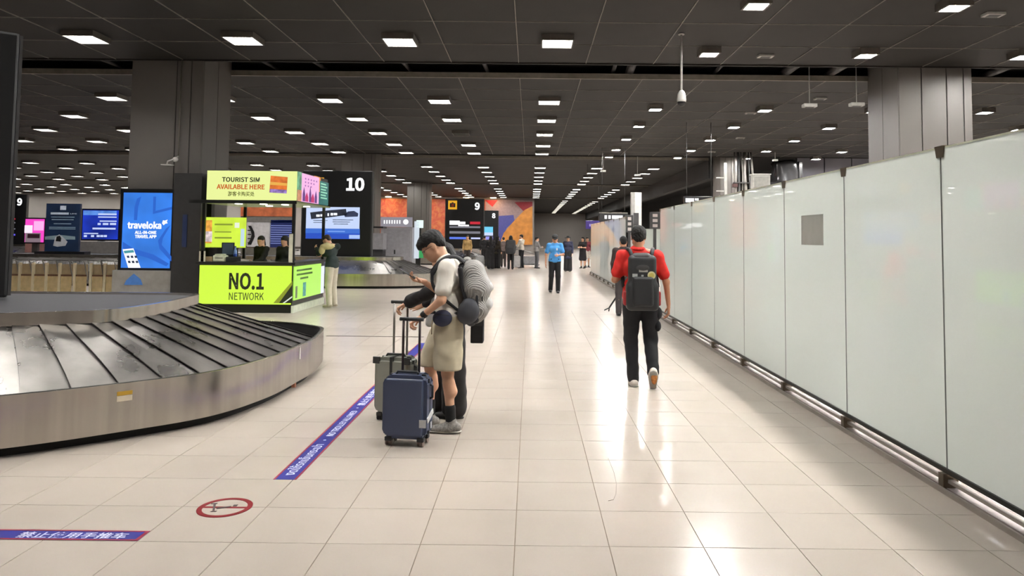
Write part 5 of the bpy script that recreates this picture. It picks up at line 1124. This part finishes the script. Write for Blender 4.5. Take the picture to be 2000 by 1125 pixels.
# ------------------------------------------------------------------ suitcases
def suitcase(label, loc, rz, w_, d_, h_, shell, rim, handle_top, tags=False, wheel_mat=None):
    s = empty('suitcase', loc, rz, label, 'suitcase', 'travellers suitcases'); z0 = .055
    for y0, y1, nm in ((-d_/2, -.012, 'front_shell'), (.012, d_/2, 'back_shell')):
        bm = B((-w_/2, y0, z0), (w_/2, y1, z0+h_)); oy = y0 if nm == 'front_shell' else y1
        es = [e_ for e_ in bm.edges if any(abs(v.co.y-oy) < 1e-6 for v in e_.verts)]; bmesh.ops.bevel(bm, geom=es, offset=.035, segments=5, affect='EDGES')
        es = [e_ for e_ in bm.edges if abs(e_.verts[0].co.y-e_.verts[1].co.y) > .02 and e_.calc_face_angle(0) > 1]
        if es: bmesh.ops.bevel(bm, geom=es, offset=.03, segments=4, affect='EDGES')
        obj(nm, bm, shell, s, smooth=False)
    bm = B((-w_/2+.003, -.012, z0+.003), (w_/2-.003, .012, z0+h_-.003)); es = [e_ for e_ in bm.edges if abs(e_.verts[0].co.y-e_.verts[1].co.y) > .02]; bmesh.ops.bevel(bm, geom=es, offset=.03, segments=4, affect='EDGES'); obj('zip_band', bm, rim, s)
    obj('carry_handle', tube([(w_/2-.002, 0, z0+h_*.62), (w_/2+.02, 0, z0+h_*.64), (w_/2+.02, 0, z0+h_*.82), (w_/2-.002, 0, z0+h_*.84)], .01, seg=8), rim, s)
    obj('top_handle', tube([(-.09, -.02, z0+h_-.002), (-.08, -.02, z0+h_+.018), (.08, -.02, z0+h_+.018), (.09, -.02, z0+h_-.002)], .011, seg=8), rim, s)
    th = empty('x'); bpy.data.objects.remove(th)
    bm = bmesh.new(); hx = w_*.19
    for sg in (-1, 1): tube([(sg*hx, d_/2-.05, z0+h_-.01), (sg*hx, d_/2-.05, handle_top)], .0105, bm, 8)
    obj('telescopic_tubes', bm, M('handle_dark', (46, 34, 36), .4, .4) if tags else M('handle_silver', (150, 146, 140), .3, .8), s)
    obj('grip', tube([(-hx-.03, d_/2-.05, handle_top), (hx+.03, d_/2-.05, handle_top)], .015, seg=10), rim, s)
    for x in (-w_/2+.05, w_/2-.05):
        for y in (-d_/2+.05, d_/2-.05):
            c = B((x-.028, y-.025, .035), (x+.028, y+.025, .07), bev=.008); ca = obj('caster', c, rim, s)
            for sg in (-1, 1): obj('wheel', tube([(x+sg*.008, y, .026), (x+sg*.022, y, .026)], .026, seg=14), wheel_mat or M('wheel_grey', (110, 96, 88), .5), ca)
    return s
sc = suitcase('small navy hard-shell suitcase in front of the young man', (-.955, 5.80, 0), math.radians(-9), .36, .22, .49, M('shell_navy', (58, 68, 94), .38, var=.03, scale=3), M('rim_black', (32, 34, 38), .5), .965, True)
tg = box('luggage_tag', (-.004, -.055, -.02), (.004, .1, .024), M('tag_white', (226, 226, 224), .6), sc, .002); tg.location = (.184, -.02, .215); tg.rotation_euler = (math.radians(18), 0, 0)
box('tag_wrap', (.13, -.1125, .155), (.184, -.109, .215), MATS['tag_white'], sc); box('barcode_label', (.1805, .02, .12), (.183, .05, .17), MATS['tag_white'], sc)
s2c = suitcase('silver green suitcase behind the navy suitcase', (-1.19, 6.58, 0), math.radians(-14), .34, .24, .50, M('shell_sage', (150, 152, 140), .35, .3, var=.05, scale=5), M('rim_dark2', (40, 42, 40), .5), 1.03, False, M('wheel_black', (24, 22, 22), .6))
box('corner_guard', (-.175, -.124, .50), (-.11, -.1, .56), M('rim_dark2', (40, 42, 40), .5), s2c, .004); box('corner_guard', (.11, -.124, .50), (.175, -.1, .56), MATS['rim_dark2'], s2c, .004); box('center_strap', (-.012, -.124, .08), (.012, .124, .562), MATS['rim_dark2'], s2c)
# ------------------------------------------------------------------ man in red walking away
m_red = M('polo_red', (206, 34, 26), .8, var=.1, scale=16); m_trs = M('trousers_black', (20, 20, 24), .85, var=.15, scale=18)
RX, RY = 1.235, 8.14
rp, rj, rR, rh = person('man in red polo and black trousers walking away with a backpack', (RX, RY, 0), math.radians(-2), dict(pel=(.0, 0, .96), waist=(-.01, 0, 1.09), chest=(-.02, 0, 1.32), neck=(-.03, .0, 1.50), head=(-.02, .02, 1.655),
    shL=(-.205, -.01, 1.43), elL=(-.285, .0, 1.17), wrL=(-.14, .16, 1.23), shR=(.185, -.01, 1.43), elR=(.285, .0, 1.15), wrR=(.32, .06, .89), hipL=(-.095, 0, .93), knL=(-.1, .06, .50), anL=(-.075, .0, .09), hipR=(.095, 0, .93), knR=(.12, .06, .5), anR=(.12, -.16, .19)),
    m_red, m_trs, M('sneaker_white', (228, 218, 204), .6), 'crop', M('hair_brown_black', (22, 18, 17), .8, var=.3, scale=60), m_skin2, 1., .011, 'short', 'trousers', -.05, -.05, hands={'R': dict(d=(.02, .1, -1), n=(-1, 0, 0), curl=(.4, .5, .4))}, toes={'L': (-.1, 1, 0), 'R': (.05, .55, -.85)}, girth=1.08)
skin('collar', dict(prims=[cone(rj['neck']+V3(.064*math.cos(t), .066*math.sin(t)-.005, .01), rj['neck']+V3(.064*math.cos(t+.5), .066*math.sin(t+.5)-.005, .01), .018) for t in np.arange(0, 6.3, .5)], vox=.008, k=.008), m_red, rp)
skin('heel_tread', dict(prims=[egg(rj['anR']+V3(.0, -.075, -.045), (.036, .02, .085))], vox=.008, k=.01), M('tread_tan', (186, 120, 62), .7, var=.4, scale=40), rp)
skin('hip_pouch', dict(prims=[egg((.2, .02, .8), (.045, .06, .07)), egg((.19, .0, .66), (.04, .06, .06))], vox=.011, k=.03), m_trs, rp)
rb = empty('backpack', (RX-.005, RY, 0), math.radians(-2), 'tall black backpack with sewn patches on the man in red', 'backpack')
m_bp = M('pack_black', (34, 35, 37), .6, var=.12, scale=12)
skin('main_body', dict(prims=[rbox((0, -.2, 1.17), (.10, .04, .23), .05), rbox((0, -.2, 1.0), (.125, .045, .10), .05)], vox=.01, k=.04), m_bp, rb)
skin('lid', dict(prims=[rbox((-.01, -.205, 1.37), (.06, .03, .06), .045), egg((0, -.245, 1.31), (.125, .05, .06))], vox=.01, k=.03), M('pack_lid', (52, 50, 50), .5, var=.1), rb)
skin('front_pocket', dict(prims=[rbox((0, -.285, 1.06), (.085, .01, .13), .03)], vox=.01, k=.02), M('pack_front', (26, 27, 30), .6), rb)
for sg in (-1, 1):
    skin('side_pocket', dict(prims=[rbox((sg*.165, -.18, .98), (.018, .03, .06), .02)], vox=.009, k=.01), M('pack_red', (150, 40, 44), .7), rb)
    obj('shoulder_strap', tube([(sg*.1, -.16, 1.42), (sg*.125, -.10, 1.50), (sg*.14, -.01, 1.515), (sg*.16, .09, 1.44), (sg*.19, .1, 1.25), (sg*.19, -.05, 1.1)], .022, seg=8), m_bp, rb)
box('name_patch', (-.045, -.292, 1.268), (.05, -.288, 1.292), M('patch_grey', (150, 146, 140), .7), rb); box('left_patch', (-.115, -.292, 1.215), (-.06, -.286, 1.25), M('patch_pale', (176, 178, 176), .7), rb); box('mid_patch', (-.035, -.292, 1.205), (.035, -.286, 1.212), MATS['patch_grey'], rb); box('mid_patch_symbol', (-.02, -.292, 1.215), (.005, -.286, 1.24), MATS['patch_pale'], rb)
obj('round_patch', tube([(.09, -.286, 1.235), (.09, -.296, 1.235)], .043, seg=20), M('patch_cream', (206, 198, 150), .7), rb); obj('round_patch_core', tube([(.09, -.29, 1.235), (.09, -.299, 1.235)], .027, seg=16), M('patch_gold', (196, 180, 96), .7), rb)
# person ahead of him with a stick
fp, fj, _, _ = person('dark haired person in dark clothes hidden ahead of the man in red', (1.985, 15.5, 0), 0, dict(), M('cloth_charcoal', (48, 36, 34), .85), M('cloth_grey', (58, 52, 52), .85), None, 'short', None, m_skin2, .97, .02, 'long', 'trousers')
stp = empty('tripod_stick', (1.8, 15.3, 0), 0, 'black camera stick with short feet pointing to the floor', 'tripod')
YT = on_z(1189, 608).y; a_ = on_y(1207, 575, YT); b_ = on_y(1190, 601, YT); c_ = on_y(1180, 606, YT); d_ = on_y(1189, 608, YT); L0 = Vector((1.8, 15.3, 0))
obj('stick', tube([tuple(a_-L0), tuple(b_-L0)], .02, seg=8), m_bk, stp); obj('foot', tube([tuple(b_-L0), tuple(c_-L0)], .014, seg=6), m_bk, stp); obj('foot', tube([tuple(b_-L0), tuple(d_-L0)], .014, seg=6), m_bk, stp)
# ------------------------------------------------------------------ man in blue shirt walking towards the camera
m_blu = M('shirt_blue', (74, 150, 214), .8, var=.08, scale=16)
up_, uj, _, _ = person('man in bright blue shirt and black trousers looking at a paper in his hand', (.735, 21.7, 0), math.pi, dict(elL=(-.25, .0, 1.14), wrL=(-.1, .22, 1.12), elR=(.26, -.02, 1.13), wrR=(.27, .05, .88), knL=(-.1, .06, .5), anL=(-.1, .05, .085), knR=(.1, .02, .5), anR=(.12, -.12, .1)), m_blu, m_trs, None, 'crop', None, m_skin2, 1.0, .016, 'short', 'trousers', -.5, 0, cap='peak')
box('id_badge', (-.1+.02, .118, 1.26), (-.06+.02, .124, 1.33), M('badge_white', (230, 235, 240), .5), up_); box('belt', (-.13, .1, .985), (.13, .112, 1.015), m_bk, up_)
tag(box('paper_sheet', (.72, 21.42, 1.13), (.92, 21.5, 1.14), M('paper_white', (225, 222, 214), .7)), 'white paper held by the man in the blue shirt', 'paper')
# ------------------------------------------------------------------ people at the kiosk
person('kiosk clerk with dark hair behind the counter, left one', (on_y(510, 500, 16.6).x, 16.6, 0), math.radians(150), dict(elL=(-.2, .15, 1.15), wrL=(-.12, .3, 1.1)), M('clerk_dark', (30, 30, 28), .85), m_trs, None, 'tail', None, m_skin, .93, .02, 'long', 'trousers', -.35, .3)
person('kiosk clerk in dark shirt behind the corner post, right one', (on_y(556, 500, 16.6).x, 16.6, 0), math.radians(160), dict(), M('clerk_grey', (36, 38, 36), .85), m_trs, None, 'long', None, m_skin, .93, .02, 'long', 'trousers', -.35, 0)
wc_, _, _, _ = person('customer in a dark green top and pale trousers leaning at the kiosk side', (-4.55, 16.7, 0), math.radians(70), dict(head=(0, .16, 1.55), neck=(0, .08, 1.44), chest=(0, .05, 1.28), elL=(-.22, .22, 1.25), wrL=(-.12, .36, 1.36), elR=(.24, .2, 1.2), wrR=(.15, .36, 1.2)), M('cust_top', (30, 44, 42), .85), M('cust_trs', (198, 190, 170), .85, var=.1), M('cust_shoe', (170, 160, 140), .6), 'short', M('hair_brown', (46, 34, 26), .6), m_skin, .98, .018, 'long', 'trousers', -.6, 0)
cbag = empty('shoulder_bag', (-4.62, 16.5, 1.36), .4, 'cream bag carried high at the customer shoulder', 'bag'); skin('bag_body', dict(prims=[egg((0, -.06, .03), (.16, .07, .075)), egg((-.12, -.05, -.06), (.07, .06, .1))], vox=.02, k=.03, folds=(.006, 40)), M('bag_cream', (190, 180, 130), .8, var=.15), cbag); obj('bag_strap', tube([(-.1, -.05, .05), (0, .03, .12), (.1, -.02, .04)], .01, seg=6), MATS['bag_cream'], cbag)
# ------------------------------------------------------------------ people waiting far down the hall
def far(label, px, py, rz, top, bottom, hair='short', legs='trousers', h=1.0, sleeve='long', pose=None, cap=None, coat=0., skirt=None, dy=0.):
    q = on_z(px, py); return person(label, (q.x, q.y+dy, 0), math.radians(rz), pose, top, bottom, None, hair, None, m_skin, h, .03, sleeve, legs, -.1, 0, folds=False, group='people far down the hall', cap=cap, coat=coat, skirt=skirt)
c_ = lambda n, rgb: M('far_'+n, rgb, .85, var=.15)
hold = dict(elL=(-.22, .1, 1.14), wrL=(-.1, .27, 1.15), elR=(.22, .1, 1.14), wrR=(.1, .27, 1.15))
far('far person in wide black hat and long dark coat', 1109, 530, 170, c_('navy', (36, 38, 60)), c_('black', (28, 26, 28)), 'short', 'wide', 1.0, 'long', None, 'wide', .3)
far('far woman in a short black dress beside the far glass run', 1138, 524, 150, c_('black', (28, 26, 28)), c_('black', (28, 26, 28)), 'long', 'skirt', .98, 'short', hold, None, 0, .42)
far('far person in maroon at the end of the glass run', 1150, 524, 200, c_('maroon', (110, 40, 48)), c_('cream', (200, 190, 176)), 'short', 'shorts', .98, dy=1.2)
far('far woman in black left of the waiting group, by the board', 958, 525, 20, c_('black', (28, 26, 28)), c_('black', (28, 26, 28)), 'long', 'wide', .98, 'long', hold, None, .2)
far('far woman in black with pale scarf in the waiting group', 971, 524, -40, c_('mix', (62, 54, 44)), c_('black', (28, 26, 28)), 'long', 'wide', .99, 'long', None, None, .15)
far('far person in grey top half hidden in the waiting group', 982, 522, 10, c_('taupe', (112, 98, 94)), c_('dusk', (60, 54, 52)), 'short', 'trousers', .95, dy=.6)
far('far person in black with a big dark backpack, seen from behind', 997, 526, 5, c_('black', (28, 26, 28)), c_('black', (28, 26, 28)), 'long', 'trousers', 1.0)
q = on_z(997, 526); fb = empty('backpack', (q.x, q.y-.25, 1.0), 0, 'big dark grey backpack on the far waiting person', 'backpack'); skin('main_body', dict(prims=[rbox((0, 0, .15), (.17, .08, .28), .08)], vox=.035, k=.02), c_('pack', (54, 54, 56)), fb); box('pocket', (-.15, -.2, -.12), (.15, -.14, .15), c_('pack2', (44, 44, 47)), fb, .03)
far('far person in white shirt and black trousers in the waiting group', 1018, 523, 60, c_('white', (222, 212, 196)), c_('black', (28, 26, 28)), 'short', 'trousers', 1.04, 'long', hold)
far('far person in grey top standing by the pale pillar', 1048, 524, -70, c_('grey', (150, 146, 144)), c_('slate', (92, 92, 96)), 'short', 'trousers', .97, 'long', hold)
far('far dark clothed person beside the board numbered nine', 943, 522, 0, c_('black', (28, 26, 28)), c_('black', (28, 26, 28)), 'short', 'trousers', 1.0, dy=1.0)
far('far person in a sand coloured top below the board numbered nine', 913, 520, 180, c_('sand', (178, 146, 92)), c_('dusk', (60, 54, 52)), 'short', 'trousers', 1.0, dy=-.3)
for k, (px, py, col, lab) in enumerate(((937, 524, (196, 196, 196), 'far pale suitcase left of the waiting group'), (1008, 524, (176, 172, 170), 'far silver suitcase in the middle of the waiting group'))):
    q = on_z(px, py); s_ = suitcase(lab, (q.x, q.y, 0), .2, .42, .25, .62, c_('case%d' % k, col), c_('rimf', (60, 58, 58)), 1.0)
q = on_z(1034, 524); fc = empty('luggage_cart', (q.x, q.y+1.4, 0), .2, 'far metal luggage cart in the waiting group', 'cart', 'luggage carts in a row')
box('platform', (-.5, -.3, .12), (.5, .3, .18), m_chr, fc); box('crate', (-.35, -.25, .18), (.35, .25, .62), c_('crate', (150, 148, 150)), fc, .03); obj('frame_bars', tube([(-.5, -.28, .15), (-.5, -.28, .95), (.45, -.28, .7)], .03, seg=6), m_chr, fc)
for x in (-.4, .4):
    for y in (-.25, .25): obj('wheel', tube([(x-.02, y, .06), (x+.02, y, .06)], .06, seg=10), m_kick, fc)
